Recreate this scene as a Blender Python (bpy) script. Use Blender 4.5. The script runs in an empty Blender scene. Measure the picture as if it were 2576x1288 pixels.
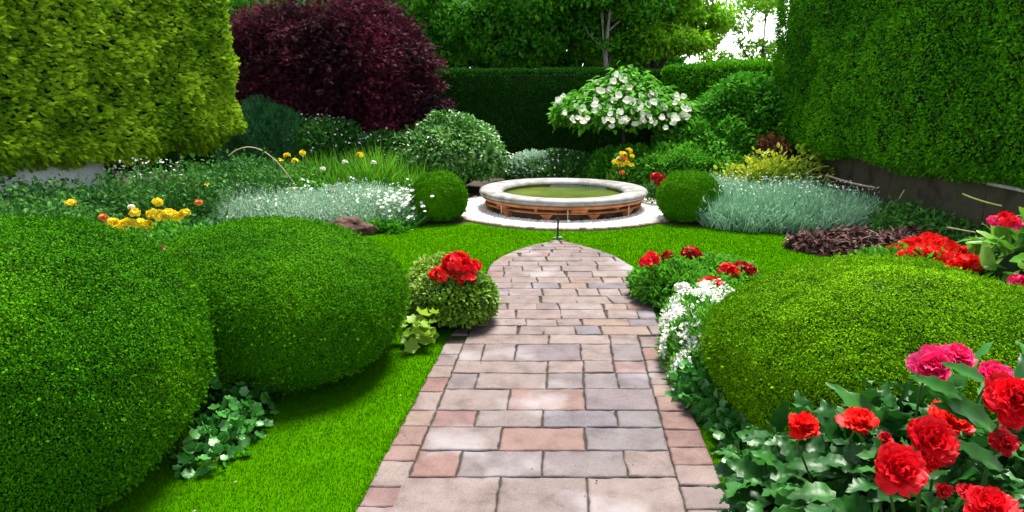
import bpy, math
import numpy as np
from math import radians, sin, cos, pi, tan, atan
sc = bpy.context.scene
col = sc.collection
rng = np.random.default_rng(7)

# ------------------------------------------------------------------ camera, sky, sun, exposure
H = 1.6; PITCH = radians(13.3); F = 1800.0 / 2576.0
cam = bpy.data.objects.new('camera', bpy.data.cameras.new('camera')); col.objects.link(cam)
cam.location = (0, 0, H); cam.rotation_euler = (radians(90) - PITCH, 0, 0)
cam.data.sensor_width = 36; cam.data.lens = 36 * F; cam.data.clip_start = .05; cam.data.clip_end = 2000
sc.camera = cam
SUN_DIR = np.array([.15, .36, .92]); SUN_DIR /= np.linalg.norm(SUN_DIR)
w = bpy.data.worlds.new('World'); sc.world = w; w.use_nodes = True
nt = w.node_tree; bg = nt.nodes['Background']
sky = nt.nodes.new('ShaderNodeTexSky'); sky.sky_type = 'NISHITA'; sky.sun_disc = False
sky.sun_elevation = math.asin(SUN_DIR[2]); sky.sun_rotation = math.atan2(SUN_DIR[0], SUN_DIR[1])
sky.dust_density = 2.0; sky.air_density = 1.0; sky.ozone_density = .6
hs = nt.nodes.new('ShaderNodeHueSaturation'); hs.inputs['Saturation'].default_value = .4      # thin white overcast
nt.links.new(sky.outputs[0], hs.inputs['Color']); nt.links.new(hs.outputs[0], bg.inputs[0]); bg.inputs[1].default_value = .11
tcw = nt.nodes.new('ShaderNodeTexCoord'); sxyz = nt.nodes.new('ShaderNodeSeparateXYZ'); mr = nt.nodes.new('ShaderNodeMapRange')   # bright haze low over the horizon
nt.links.new(tcw.outputs['Generated'], sxyz.inputs[0]); nt.links.new(sxyz.outputs[2], mr.inputs[0]); nt.links.new(mr.outputs[0], hs.inputs['Value'])
mr.inputs[1].default_value = .12; mr.inputs[2].default_value = .45; mr.inputs[3].default_value = 3.0; mr.inputs[4].default_value = 1.0
sl = bpy.data.lights.new('sun', 'SUN'); sl.energy = 4.9; sl.angle = radians(22); sl.color = (1, .96, .88)
so = bpy.data.objects.new('sun', sl); col.objects.link(so)
import mathutils
so.rotation_euler = mathutils.Vector(SUN_DIR).to_track_quat('Z', 'Y').to_euler()
sc.view_settings.view_transform = 'Standard'; sc.view_settings.look = 'None'
sc.view_settings.exposure = 1.15; sc.view_settings.gamma = 1
sc.cycles.max_bounces = 6; sc.cycles.diffuse_bounces = 3; sc.cycles.transmission_bounces = 4

# ------------------------------------------------------------------ survey helpers (photo width 2576)
def ray(px, py):
    u = (px - 1288) / 1800; v = (644 - py) / 1800
    return np.array([u, cos(PITCH) + v * sin(PITCH), -sin(PITCH) + v * cos(PITCH)])
def G(px, py, z=0.0):
    d = ray(px, py); t = (z - H) / d[2]; return np.array([d[0] * t, d[1] * t, z])
def Y(px, py, y):
    d = ray(px, py); t = y / d[1]; return np.array([d[0] * t, y, H + d[2] * t])
def D(px, py, dep):
    d = ray(px, py); return np.array([d[0] * dep, d[1] * dep, H + d[2] * dep])

# ------------------------------------------------------------------ numpy noise
def _hash(i, j, k):
    h = (i * 374761393 + j * 668265263 + k * 2147483647 + 12345) & 0xffffffff
    h = ((h ^ (h >> 13)) * 1274126177) & 0xffffffff
    return ((h ^ (h >> 16)) & 0xffff) / 65535.0
def noise(P, f=1.0, off=0.0):
    Q = P * f + 100.0 + off; I = np.floor(Q).astype(np.int64); T = Q - I; T = T * T * (3 - 2 * T); r = 0
    for a in (0, 1):
        for b in (0, 1):
            for c in (0, 1):
                wgt = (T[:, 0] if a else 1 - T[:, 0]) * (T[:, 1] if b else 1 - T[:, 1]) * (T[:, 2] if c else 1 - T[:, 2])
                r = r + wgt * _hash(I[:, 0] + a, I[:, 1] + b, I[:, 2] + c)
    return r * 2 - 1
def nrm(A): return A / (np.linalg.norm(A, axis=-1, keepdims=True) + 1e-9)
def rnd(n): return nrm(rng.normal(size=(n, 3)))

# ------------------------------------------------------------------ mesh builder
class MB:
    def __init__(s): s.v = []; s.f = []; s.n = 0
    def add(s, V, Fc, val=None, mi=0, smooth=False):
        V = np.asarray(V, float).reshape(-1, 3); Fc = np.asarray(Fc, np.int64)
        if len(Fc) == 0: return s
        if val is None: val = np.full(len(Fc), .5)
        elif np.isscalar(val): val = np.full(len(Fc), float(val))
        s.v.append(V); s.f.append((Fc + s.n, np.asarray(val, float), mi, smooth)); s.n += len(V); return s
    def build(s, name, mats, parent=None, origin=None):
        me = bpy.data.meshes.new(name); V = np.concatenate(s.v)
        if origin is not None: V = V - np.asarray(origin)
        me.vertices.add(len(V)); me.vertices.foreach_set('co', V.astype(np.float32).ravel())
        loops = np.concatenate([f.ravel() for f, _, _, _ in s.f])
        tot = np.concatenate([np.full(len(f), f.shape[1]) for f, _, _, _ in s.f])
        st = np.concatenate([[0], np.cumsum(tot)[:-1]])
        me.loops.add(len(loops)); me.loops.foreach_set('vertex_index', loops.astype(np.int32))
        me.polygons.add(len(tot)); me.polygons.foreach_set('loop_start', st.astype(np.int32))
        mi = np.concatenate([np.full(len(f), m) for f, _, m, _ in s.f]).astype(np.int32)
        me.polygons.foreach_set('material_index', mi)
        sm = np.concatenate([np.full(len(f), q) for f, _, _, q in s.f]).astype(bool)
        me.polygons.foreach_set('use_smooth', sm)
        me.update(calc_edges=True)
        at = me.attributes.new('v', 'FLOAT', 'FACE')
        at.data.foreach_set('value', np.concatenate([v for _, v, _, _ in s.f]).astype(np.float32))
        for m in (mats if isinstance(mats, (list, tuple)) else [mats]): me.materials.append(m)
        o = bpy.data.objects.new(name, me); col.objects.link(o)
        if origin is not None: o.location = origin
        if parent is not None:
            o.parent = parent
            q = parent; pw = np.zeros(3)
            while q is not None: pw = pw + np.array(q.location); q = q.parent
            o.location = (np.zeros(3) if origin is None else np.asarray(origin)) - pw      # vertices are in world space
        return o
def tag(o, label=None, cat=None, group=None, kind=None):
    if label: o['label'] = label
    if cat: o['category'] = cat
    if group: o['group'] = group
    if kind: o['kind'] = kind
    return o
def empty(name, loc, label, cat, group=None):
    o = bpy.data.objects.new(name, None); col.objects.link(o); o.location = tuple(float(q) for q in loc); o.empty_display_size = .1
    return tag(o, label, cat, group)

def scatter(mb, T, P, A, N, S, val=None, mi=0, smooth=False):
    """copies of a template (verts, faces) at points P, long axis A, face normal N, scale S (n,) or (n,3)"""
    TV, TF = T; P = np.asarray(P); n = len(P)
    if n == 0: return
    A = nrm(A); B = nrm(np.cross(A, N)); N = np.cross(B, A)
    S = np.asarray(S, float)
    if S.ndim == 0: S = np.full(n, float(S))
    if S.ndim == 1: S = np.repeat(S[:, None], 3, 1)
    L = TV[None] * S[:, None, :]
    V = P[:, None] + L[..., 0:1] * B[:, None] + L[..., 1:2] * A[:, None] + L[..., 2:3] * N[:, None]
    k = len(TV); val = rng.random(n) if val is None else val
    for q in sorted({len(f) for f in TF}):
        Fq = np.array([f for f in TF if len(f) == q])
        FF = (Fq[None] + (np.arange(n) * k)[:, None, None]).reshape(-1, q)
        vv = np.repeat(val, len(Fq))
        if q == min({len(f) for f in TF}): mb.add(V.reshape(-1, 3), FF, vv, mi, smooth); base = mb.n - n * k
        else: mb.f.append((FF + base, vv, mi, smooth))

# ------------------------------------------------------------------ leaf and petal templates (x width, y length, z normal)
def T_diamond(wd=.5, fold=.12):
    return np.array([[0, 0, 0], [wd / 2, .45, fold], [0, 1, 0], [-wd / 2, .45, fold]]), [(0, 1, 2, 3)]
def T_oval(wd=.5, fold=.08, droop=.12):
    V = [[0, 0, 0], [0, .38, 0], [0, .74, -droop * .5], [0, 1, -droop], [wd * .42, .2, fold], [wd * .5, .5, fold], [wd * .3, .82, fold - droop * .6],
         [-wd * .42, .2, fold], [-wd * .5, .5, fold], [-wd * .3, .82, fold - droop * .6]]
    return np.array(V), [(0, 4, 5, 1), (1, 5, 6, 2), (0, 1, 8, 7), (1, 2, 9, 8), (2, 6, 3), (2, 3, 9)]
def T_blade(seg=3, wd=.06, bend=.35):
    V = []; Fc = []
    for i in range(seg + 1):
        t = i / seg; ww = wd * (1 - t ** 1.6) * .5 + wd * .04
        V += [[-ww, t * (1 - bend * .3 * t), bend * t * t], [ww, t * (1 - bend * .3 * t), bend * t * t]]
    for i in range(seg): Fc.append((2 * i, 2 * i + 1, 2 * i + 3, 2 * i + 2))
    return np.array(V), Fc
def T_spray(k=4, wd=.16, ang=.7):
    """flattened conifer spray: a rachis with side fingers"""
    V = []; Fc = []
    def lf(x, y, dx, dy, L):
        b = len(V); nx, ny = -dy, dx
        V.extend([[x, y, 0], [x + dx * L * .5 + nx * wd * .5, y + dy * L * .5 + ny * wd * .5, .02 + .05 * L], [x + dx * L, y + dy * L, -.1 * L],
                  [x + dx * L * .5 - nx * wd * .5, y + dy * L * .5 - ny * wd * .5, .02]])
        Fc.append((b, b + 1, b + 2, b + 3))
    lf(0, 0, 0, 1, 1.0)
    for i in range(k):
        t = .12 + .62 * i / max(1, k - 1); L = .55 * (1 - .55 * t)
        for s in (-1, 1): lf(0, t, s * sin(ang), cos(ang), L)
    return np.array(V), Fc
def T_lobed(lobes=5, depth=.35, cup=.12, serr=0.0, full=2.1):
    """rounded lobed leaf (ivy, geranium, maple) as a fan round the leaf stalk"""
    V = [[0, .42, -cup]]; m = lobes * 4
    for i in range(m + 1):
        a = -full * 1.3 + 2 * full * 1.3 * i / m; a = max(-pi * .93, min(pi * .93, a))
        r = .5 * (1 - depth * .5 * (1 - cos(2 * pi * i / 4 + 0)) * .9) * (1 - .12 * abs(a) / pi)
        if serr and i % 2: r *= 1 - serr
        V.append([r * sin(a), .42 + r * cos(a) * 1.05, cup * (.5 * cos(2 * pi * i / 4))])
    V.append([0, 0.0, 0])
    Fc = [(0, i + 1, i) for i in range(1, m + 1)] + [(0, 1, m + 2), (0, m + 2, m + 1)]
    return np.array(V), Fc
def T_bigleaf(seg=9, wd=.42, droop=.35, fold=.10, serr=.12, wav=.03):
    V = []; Fc = []
    for i in range(seg + 1):
        t = i / seg; ww = wd * (sin(pi * min(1, t * .96 + .02) ** .75) ** .8) * .5 + .004
        if i % 2: ww *= 1 - serr
        z = -droop * t * t
        for x in (-1, -.5, 0, .5, 1):
            V.append([x * ww, t - (.04 if abs(x) == 1 and i % 2 else 0), z + fold * abs(x) * ww * 3 + wav * sin(i * 2.1 + x * 2) * abs(x)])
    for i in range(seg):
        for j in range(4):
            a = i * 5 + j; Fc.append((a, a + 1, a + 6, a + 5))
    return np.array(V), Fc
def T_petal(wd=.8, cup=.25, seg=4, ruff=.06, notch=.0):
    V = []; Fc = []
    for i in range(seg + 1):
        t = i / seg; ww = wd * (.18 + .82 * sin(pi * (t * .72)) ** .8) * .5 * (1 if t < .95 else .8)
        for j, x in enumerate((-1, -.5, 0, .5, 1)):
            V.append([x * ww, t - .14 * x * x * t - (notch * (1 - abs(x)) if i == seg else 0), cup * (t * t * .8 + .5 * x * x * ww) + ruff * sin(j * 2.5 + i * 1.3) * t])
    for i in range(seg):
        for j in range(4):
            a = i * 5 + j; Fc.append((a, a + 1, a + 6, a + 5))
    return np.array(V), Fc
ICO_V, ICO_F = None, None
def _ico():
    t = (1 + 5 ** .5) / 2
    V = nrm(np.array([[-1, t, 0], [1, t, 0], [-1, -t, 0], [1, -t, 0], [0, -1, t], [0, 1, t], [0, -1, -t], [0, 1, -t], [t, 0, -1], [t, 0, 1], [-t, 0, -1], [-t, 0, 1]], float))
    Fc = [(0, 11, 5), (0, 5, 1), (0, 1, 7), (0, 7, 10), (0, 10, 11), (1, 5, 9), (5, 11, 4), (11, 10, 2), (10, 7, 6), (7, 1, 8), (3, 9, 4), (3, 4, 2), (3, 2, 6), (3, 6, 8), (3, 8, 9), (4, 9, 5), (2, 4, 11), (6, 2, 10), (8, 6, 7), (9, 8, 1)]
    return V, Fc
T_ICO = _ico()

# ------------------------------------------------------------------ point samplers
def sqv(d, sq):
    """exponent per direction: sq below, 2.1 on the rounded top"""
    t = np.clip(.5 - d[:, 2:3] * .9, 0, 1); t = t * t * (3 - 2 * t); return min(sq, 2.1) + (sq - min(sq, 2.1)) * t
def ell_pts(n, c, r, shell=(.92, 1.0), sq=2.0, zmin=0.0, lump=(0, 1), lo=-1.0):
    c = np.asarray(c, float); r = np.asarray(r, float); d = rnd(int(n * 1.6)); d = d[d[:, 2] > lo]
    q_ = sqv(d, sq); e = ((np.abs(d) ** q_).sum(1, keepdims=True)) ** (-1.0 / q_)        # superellipsoid radius along d
    U = d * e; N = nrm(np.sign(d) * np.abs(U) ** (q_ - 1) / r)
    k = rng.uniform(shell[0], shell[1], (len(U), 1)); P = c + U * r * k
    if lump[0]: P = P + N * (noise(P, lump[1])[:, None] * lump[0] + noise(P, lump[1] * 2.7, 9)[:, None] * lump[0] * .5)
    m = P[:, 2] > zmin; P, N = P[m][:n], N[m][:n]; return P, N
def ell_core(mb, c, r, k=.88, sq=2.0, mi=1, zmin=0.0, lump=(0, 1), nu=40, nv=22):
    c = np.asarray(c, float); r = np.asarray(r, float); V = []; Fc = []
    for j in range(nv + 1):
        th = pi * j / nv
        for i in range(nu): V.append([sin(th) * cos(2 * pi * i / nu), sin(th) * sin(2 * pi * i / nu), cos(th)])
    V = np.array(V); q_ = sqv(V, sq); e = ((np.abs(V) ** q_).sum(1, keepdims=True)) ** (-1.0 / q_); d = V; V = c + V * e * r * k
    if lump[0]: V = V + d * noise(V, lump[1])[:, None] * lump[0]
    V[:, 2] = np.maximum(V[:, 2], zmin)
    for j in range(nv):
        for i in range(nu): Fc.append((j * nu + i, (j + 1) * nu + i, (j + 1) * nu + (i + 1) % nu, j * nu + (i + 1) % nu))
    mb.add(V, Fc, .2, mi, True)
def box_pts(n, half, rad, faces=('+x', '-x', '+y', '-y', '+z', '-z')):
    half = np.asarray(half, float); ar = []
    for f in faces:
        a = 'xyz'.index(f[1]); o = [q for q in (0, 1, 2) if q != a]; ar.append(4 * half[o[0]] * half[o[1]])
    ar = np.array(ar); cnt = (n * ar / ar.sum()).astype(int); Ps = []
    for f, c in zip(faces, cnt):
        a = 'xyz'.index(f[1]); P = rng.uniform(-1, 1, (c, 3)) * half; P[:, a] = half[a] * (1 if f[0] == '+' else -1); Ps.append(P)
    P = np.concatenate(Ps); Q = np.clip(P, -(half - rad), half - rad); d = nrm(P - Q); return Q + d * rad, d

# ------------------------------------------------------------------ materials
def ramp(nt, cols, pos=None):
    r = nt.nodes.new('ShaderNodeValToRGB'); e = r.color_ramp.elements
    pos = pos or [i / (len(cols) - 1) for i in range(len(cols))]
    e[0].position = pos[0]; e[0].color = (*cols[0], 1); e[1].position = pos[-1]; e[1].color = (*cols[-1], 1)
    for p, c in list(zip(pos, cols))[1:-1]: x = e.new(p); x.color = (*c, 1)
    return r
def node(nt, t, **kw):
    n = nt.nodes.new(t)
    for k, v in kw.items():
        if k.startswith('i_'): n.inputs[k[2:].replace('_', ' ')].default_value = v
        else: setattr(n, k, v)
    return n
def leafmat(name, cols, trans=.3, rough=.5, spec=.35, patch=1.2, pamt=.25, pos=None):
    m = bpy.data.materials.new(name); m.use_nodes = True; nt = m.node_tree; L = nt.links
    bs = nt.nodes['Principled BSDF']; out = nt.nodes['Material Output']
    at = node(nt, 'ShaderNodeAttribute', attribute_name='v')
    tc = node(nt, 'ShaderNodeNewGeometry'); no = node(nt, 'ShaderNodeTexNoise', i_Scale=patch, i_Detail=2.0)
    L.new(tc.outputs['Position'], no.inputs['Vector'])
    ma = node(nt, 'ShaderNodeMath', operation='SUBTRACT'); L.new(no.outputs[0], ma.inputs[0]); ma.inputs[1].default_value = .5
    mb_ = node(nt, 'ShaderNodeMath', operation='MULTIPLY_ADD'); L.new(ma.outputs[0], mb_.inputs[0]); mb_.inputs[1].default_value = pamt * 4
    L.new(at.outputs['Fac'], mb_.inputs[2])
    r = ramp(nt, cols, pos); L.new(mb_.outputs[0], r.inputs[0]); L.new(r.outputs[0], bs.inputs['Base Color'])
    bs.inputs['Roughness'].default_value = rough; bs.inputs['Specular IOR Level'].default_value = spec
    if trans:
        tr = node(nt, 'ShaderNodeBsdfTranslucent'); L.new(r.outputs[0], tr.inputs[0])
        mx = node(nt, 'ShaderNodeMixShader'); mx.inputs[0].default_value = trans
        L.new(bs.outputs[0], mx.inputs[1]); L.new(tr.outputs[0], mx.inputs[2]); L.new(mx.outputs[0], out.inputs[0])
    return m
def plain(name, cols, scale=6, rough=.8, bump=.3, detail=6, spec=.3, bscale=None, dist=.01):
    m = bpy.data.materials.new(name); m.use_nodes = True; nt = m.node_tree; L = nt.links; bs = nt.nodes['Principled BSDF']
    g = node(nt, 'ShaderNodeNewGeometry'); no = node(nt, 'ShaderNodeTexNoise', i_Scale=float(scale), i_Detail=float(detail)); L.new(g.outputs['Position'], no.inputs['Vector'])
    r = ramp(nt, cols, [.3 + .4 * i / (len(cols) - 1) for i in range(len(cols))]); L.new(no.outputs[0], r.inputs[0]); L.new(r.outputs[0], bs.inputs['Base Color'])
    bs.inputs['Roughness'].default_value = rough; bs.inputs['Specular IOR Level'].default_value = spec
    n2 = node(nt, 'ShaderNodeTexNoise', i_Scale=float(bscale or scale * 5), i_Detail=6.0); L.new(g.outputs['Position'], n2.inputs['Vector'])
    b = node(nt, 'ShaderNodeBump', i_Strength=bump, i_Distance=dist); L.new(n2.outputs[0], b.inputs['Height']); L.new(b.outputs[0], bs.inputs['Normal'])
    return m
M = {}
M['core'] = plain('inner_shade_hull', [(.006, .02, .003), (.012, .03, .005)], 20, .95)  # solid hull behind the leaves; inner shade put into its near-black colour
M['core_purple'] = plain('inner_shade_hull_purple', [(.012, .005, .007), (.02, .008, .01)], 20, .95)  # purplish hull, inner shade of the heap put into the colour
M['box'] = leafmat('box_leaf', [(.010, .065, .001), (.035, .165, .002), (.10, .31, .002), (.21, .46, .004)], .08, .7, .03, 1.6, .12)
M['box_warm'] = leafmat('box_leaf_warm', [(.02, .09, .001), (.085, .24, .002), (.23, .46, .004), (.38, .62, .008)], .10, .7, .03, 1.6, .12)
M['lawn'] = leafmat('grass_blade', [(.020, .105, .0002), (.037, .155, .0002), (.068, .225, .0004)], .25, .8, 0, 1.2, .16)
M['gold'] = leafmat('golden_conifer', [(.03, .12, .003), (.14, .31, .006), (.32, .50, .016), (.54, .70, .04)], .42, .6, .12, 1.0, .16)
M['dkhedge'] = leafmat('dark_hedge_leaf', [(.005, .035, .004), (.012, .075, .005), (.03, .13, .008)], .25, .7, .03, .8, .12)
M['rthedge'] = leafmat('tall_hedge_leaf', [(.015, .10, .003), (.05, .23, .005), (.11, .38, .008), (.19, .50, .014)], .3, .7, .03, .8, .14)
M['purple'] = leafmat('purple_leaf', [(.008, .002, .004), (.025, .004, .010), (.075, .009, .022), (.26, .03, .07)], .15, .6, .15, .9, .16)
M['tree'] = leafmat('tree_leaf', [(.015, .10, .004), (.05, .23, .008), (.12, .39, .012)], .4, .6, .12, .5, .18)
M['tree_backlit'] = leafmat('tree_leaf_backlit', [(.08, .26, .006), (.20, .48, .014), (.38, .66, .03)], .5, .6, .12, .6, .18)  # brightness of backlit leaves put into a lighter leaf colour
M['mid'] = leafmat('shrub_leaf', [(.022, .14, .008), (.065, .29, .014), (.14, .43, .03)], .3, .6, .12, 1.4, .18)
M['fresh'] = leafmat('fresh_leaf', [(.03, .16, .008), (.08, .31, .015), (.17, .46, .03)], .35, .6, .12, 1.4, .15)
M['lime'] = leafmat('lime_leaf', [(.04, .13, .006), (.16, .32, .015), (.36, .50, .05)], .35, .45, .4, 3, .12)
M['grassy'] = leafmat('tall_blade', [(.05, .19, .008), (.10, .32, .012), (.20, .45, .03)], .4, .5, .3, 1.2, .16)
M['silver'] = leafmat('silver_leaf', [(.11, .27, .12), (.30, .48, .31), (.62, .73, .63)], .2, .6, .3, 1.4, .16)
M['teal'] = leafmat('lavender_leaf', [(.09, .27, .13), (.25, .45, .28), (.44, .66, .50)], .2, .6, .3, 1.4, .16)
M['spruce'] = leafmat('bluegreen_needle', [(.010, .075, .022), (.025, .13, .036), (.05, .19, .06)], .2, .6, .3, 1.4, .14)
M['weed'] = leafmat('weed_leaf', [(.012, .07, .010), (.04, .16, .022), (.10, .28, .045)], .3, .6, .12, 1.4, .2)
M['varieg'] = leafmat('variegated_leaf', [(.03, .13, .012), (.06, .22, .022), (.13, .32, .05), (.45, .60, .30)], .25, .4, .4, 2, .10)
M['yellowleaf'] = leafmat('yellow_leaf', [(.06, .20, .01), (.22, .38, .02), (.68, .66, .04)], .3, .5, .3, 2, .2)
M['ivy'] = leafmat('ivy_leaf', [(.02, .12, .012), (.05, .23, .03), (.11, .34, .07)], .2, .35, .5, 3, .12)
M['glossy'] = leafmat('glossy_leaf', [(.007, .045, .008), (.016, .09, .011), (.04, .17, .02)], .16, .38, .22, 3, .15)
M['broad'] = leafmat('broad_leaf', [(.05, .22, .02), (.15, .40, .035), (.34, .52, .10)], .3, .38, .45, 3, .15)
M['copper'] = leafmat('copper_leaf', [(.10, .02, .01), (.26, .07, .03), (.45, .22, .12)], .2, .5, .3, 3, .2)
def petalmat(name, cols, trans=.25): return leafmat(name, cols, trans, .5, .25, 8, .1)
M['red'] = petalmat('red_petal', [(.55, .002, .006), (.80, .004, .012), (.90, .02, .035)])
M['scarlet'] = petalmat('scarlet_petal', [(.65, .003, .004), (.88, .010, .008), (.95, .05, .03)])
M['darkred'] = petalmat('dark_red_petal', [(.20, .001, .003), (.42, .003, .008), (.60, .01, .02)])
M['pinkred'] = petalmat('pink_petal', [(.75, .004, .07), (.90, .02, .17), (.95, .13, .32)])
M['orange'] = petalmat('orange_petal', [(.70, .12, .02), (.85, .28, .04)])
M['yellow'] = petalmat('yellow_petal', [(.80, .50, .005), (.88, .68, .01), (.9, .80, .06)])
M['white'] = petalmat('white_petal', [(.70, .74, .62), (.84, .85, .78), (.9, .9, .86)], .35)
M['cream'] = petalmat('cream_petal', [(.78, .80, .58), (.90, .90, .78), (.95, .95, .90)], .5)
M['paleleaf'] = petalmat('pale_floret', [(.62, .62, .60), (.8, .74, .74)], .3)
M['stem'] = plain('stem', [(.02, .06, .01), (.045, .10, .018)], 30, .6)
M['cane'] = plain('dry_cane', [(.36, .26, .16), (.55, .42, .30)], 20, .7)
M['cane_green'] = plain('green_cane', [(.25, .32, .06), (.40, .42, .12)], 20, .7)
M['bark'] = plain('bark', [(.03, .024, .018), (.09, .07, .055)], 14, .9, .8, dist=.02)
M['palebark'] = plain('pale_bark', [(.13, .12, .10), (.26, .24, .21)], 9, .9, .8, dist=.02)
M['soil'] = plain('soil', [(.022, .015, .010), (.05, .035, .024), (.075, .055, .04)], 5, .95, .9, bscale=40, dist=.03)
M['turf'] = plain('turf_base', [(.028, .11, .0003), (.042, .15, .0004)], 3, .95, .3, bscale=150, spec=0)
M['joint'] = plain('joint_sand', [(.018, .014, .011), (.035, .028, .022), (.02, .035, .008)], 12, .95, .6)
M['rimstone'] = plain('rim_stone', [(.11, .10, .088), (.23, .222, .215), (.30, .295, .295)], 6, .6, .6, bscale=60)
M['terra'] = plain('terracotta', [(.22, .075, .03), (.42, .15, .055), (.52, .22, .09)], 7, .75, .5, bscale=50)
M['panel'] = plain('dark_brick_panel', [(.035, .02, .012), (.08, .045, .025), (.10, .075, .035)], 9, .85, .7, bscale=50)
M['moss'] = plain('mossy_inner_stone', [(.05, .06, .01), (.12, .13, .03)], 10, .9, .5)
M['pale_wall'] = plain('whitewash', [(.55, .54, .56), (.70, .69, .70)], 3, .85, .3)
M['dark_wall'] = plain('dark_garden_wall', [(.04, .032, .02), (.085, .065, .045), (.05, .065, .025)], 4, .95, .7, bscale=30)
M['gap_light_stone'] = plain('pale_gap_light_stone', [(.45, .43, .40), (.65, .62, .58)], 8, .8)  # pale tone of the stone ball and of the painted gap light
M['rust'] = plain('dark_iron', [(.02, .018, .017), (.05, .035, .03)], 30, .6)
M['rock'] = plain('brown_rock', [(.03, .014, .010), (.08, .038, .028), (.13, .07, .055)], 8, .9, 1.0, bscale=25, dist=.03)
M['mulchmat'] = leafmat('dead_leaf', [(.03, .012, .014), (.09, .035, .035), (.20, .10, .08), (.45, .36, .30)], .1, .7, .2, 3, .12)
M['pebble'] = leafmat('white_pebble', [(.60, .57, .52), (.78, .76, .72), (.86, .85, .83)], 0, .7, .3, 4, .1)

def brickmat():
    m = bpy.data.materials.new('path_brick'); m.use_nodes = True; nt = m.node_tree; L = nt.links; bs = nt.nodes['Principled BSDF']
    at = node(nt, 'ShaderNodeAttribute', attribute_name='v')
    r = ramp(nt, [(.45, .375, .36), (.50, .41, .385), (.54, .45, .41), (.54, .36, .31), (.50, .29, .25), (.40, .36, .40), (.34, .345, .40), (.58, .44, .35), (.60, .50, .46)],
             [0, .12, .3, .45, .52, .6, .72, .85, 1.0]); L.new(at.outputs['Fac'], r.inputs[0])
    g = node(nt, 'ShaderNodeNewGeometry')
    n1 = node(nt, 'ShaderNodeTexNoise', i_Scale=7.0, i_Detail=8.0, i_Roughness=.62); L.new(g.outputs['Position'], n1.inputs['Vector'])
    r1 = ramp(nt, [(.17, .145, .145), (.275, .25, .252), (.34, .315, .325)], [.3, .5, .72]); L.new(n1.outputs[0], r1.inputs[0])
    mx = node(nt, 'ShaderNodeMix', data_type='RGBA', blend_type='MULTIPLY'); mx.inputs[0].default_value = 1
    L.new(r.outputs[0], mx.inputs[6]); L.new(r1.outputs[0], mx.inputs[7])
    n3 = node(nt, 'ShaderNodeTexNoise', i_Scale=160.0, i_Detail=3.0); L.new(g.outputs['Position'], n3.inputs['Vector'])
    r3 = ramp(nt, [(.72, .70, .70), (1, 1, 1), (1.1, 1.1, 1.1)], [.32, .5, .7]); L.new(n3.outputs[0], r3.inputs[0])
    m2 = node(nt, 'ShaderNodeMix', data_type='RGBA', blend_type='MULTIPLY'); m2.inputs[0].default_value = 1
    L.new(mx.outputs[2], m2.inputs[6]); L.new(r3.outputs[0], m2.inputs[7])
    n4 = node(nt, 'ShaderNodeTexNoise', i_Scale=2.3, i_Detail=5.0); L.new(g.outputs['Position'], n4.inputs['Vector'])
    r4 = ramp(nt, [(0, 0, 0), (1, 1, 1)], [.55, .75]); L.new(n4.outputs[0], r4.inputs[0])
    m3 = node(nt, 'ShaderNodeMix', data_type='RGBA'); L.new(r4.outputs[0], m3.inputs[0]); L.new(m2.outputs[2], m3.inputs[6]); m3.inputs[7].default_value = (.25, .225, .235, 1)
    L.new(m3.outputs[2], bs.inputs['Base Color']); bs.inputs['Roughness'].default_value = .72; bs.inputs['Specular IOR Level'].default_value = .3
    n2 = node(nt, 'ShaderNodeTexNoise', i_Scale=55.0, i_Detail=8.0); L.new(g.outputs['Position'], n2.inputs['Vector'])
    b = node(nt, 'ShaderNodeBump', i_Strength=.45, i_Distance=.006); L.new(n2.outputs[0], b.inputs['Height']); L.new(b.outputs[0], bs.inputs['Normal'])
    return m
M['brick'] = brickmat()
def watermat():
    m = bpy.data.materials.new('pond_water'); m.use_nodes = True; nt = m.node_tree; bs = nt.nodes['Principled BSDF']
    g = node(nt, 'ShaderNodeNewGeometry'); no = node(nt, 'ShaderNodeTexNoise', i_Scale=2.5, i_Detail=4.0); nt.links.new(g.outputs['Position'], no.inputs['Vector'])
    r = ramp(nt, [(.035, .06, .004), (.085, .12, .010)], [.35, .65]); nt.links.new(no.outputs[0], r.inputs[0]); nt.links.new(r.outputs[0], bs.inputs['Base Color'])
    bs.inputs['Roughness'].default_value = .25; bs.inputs['Specular IOR Level'].default_value = .06
    n2 = node(nt, 'ShaderNodeTexNoise', i_Scale=14.0); nt.links.new(g.outputs['Position'], n2.inputs['Vector'])
    b = node(nt, 'ShaderNodeBump', i_Strength=.15, i_Distance=.01); nt.links.new(n2.outputs[0], b.inputs['Height']); nt.links.new(b.outputs[0], bs.inputs['Normal'])
    return m
M['water'] = watermat()

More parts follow.
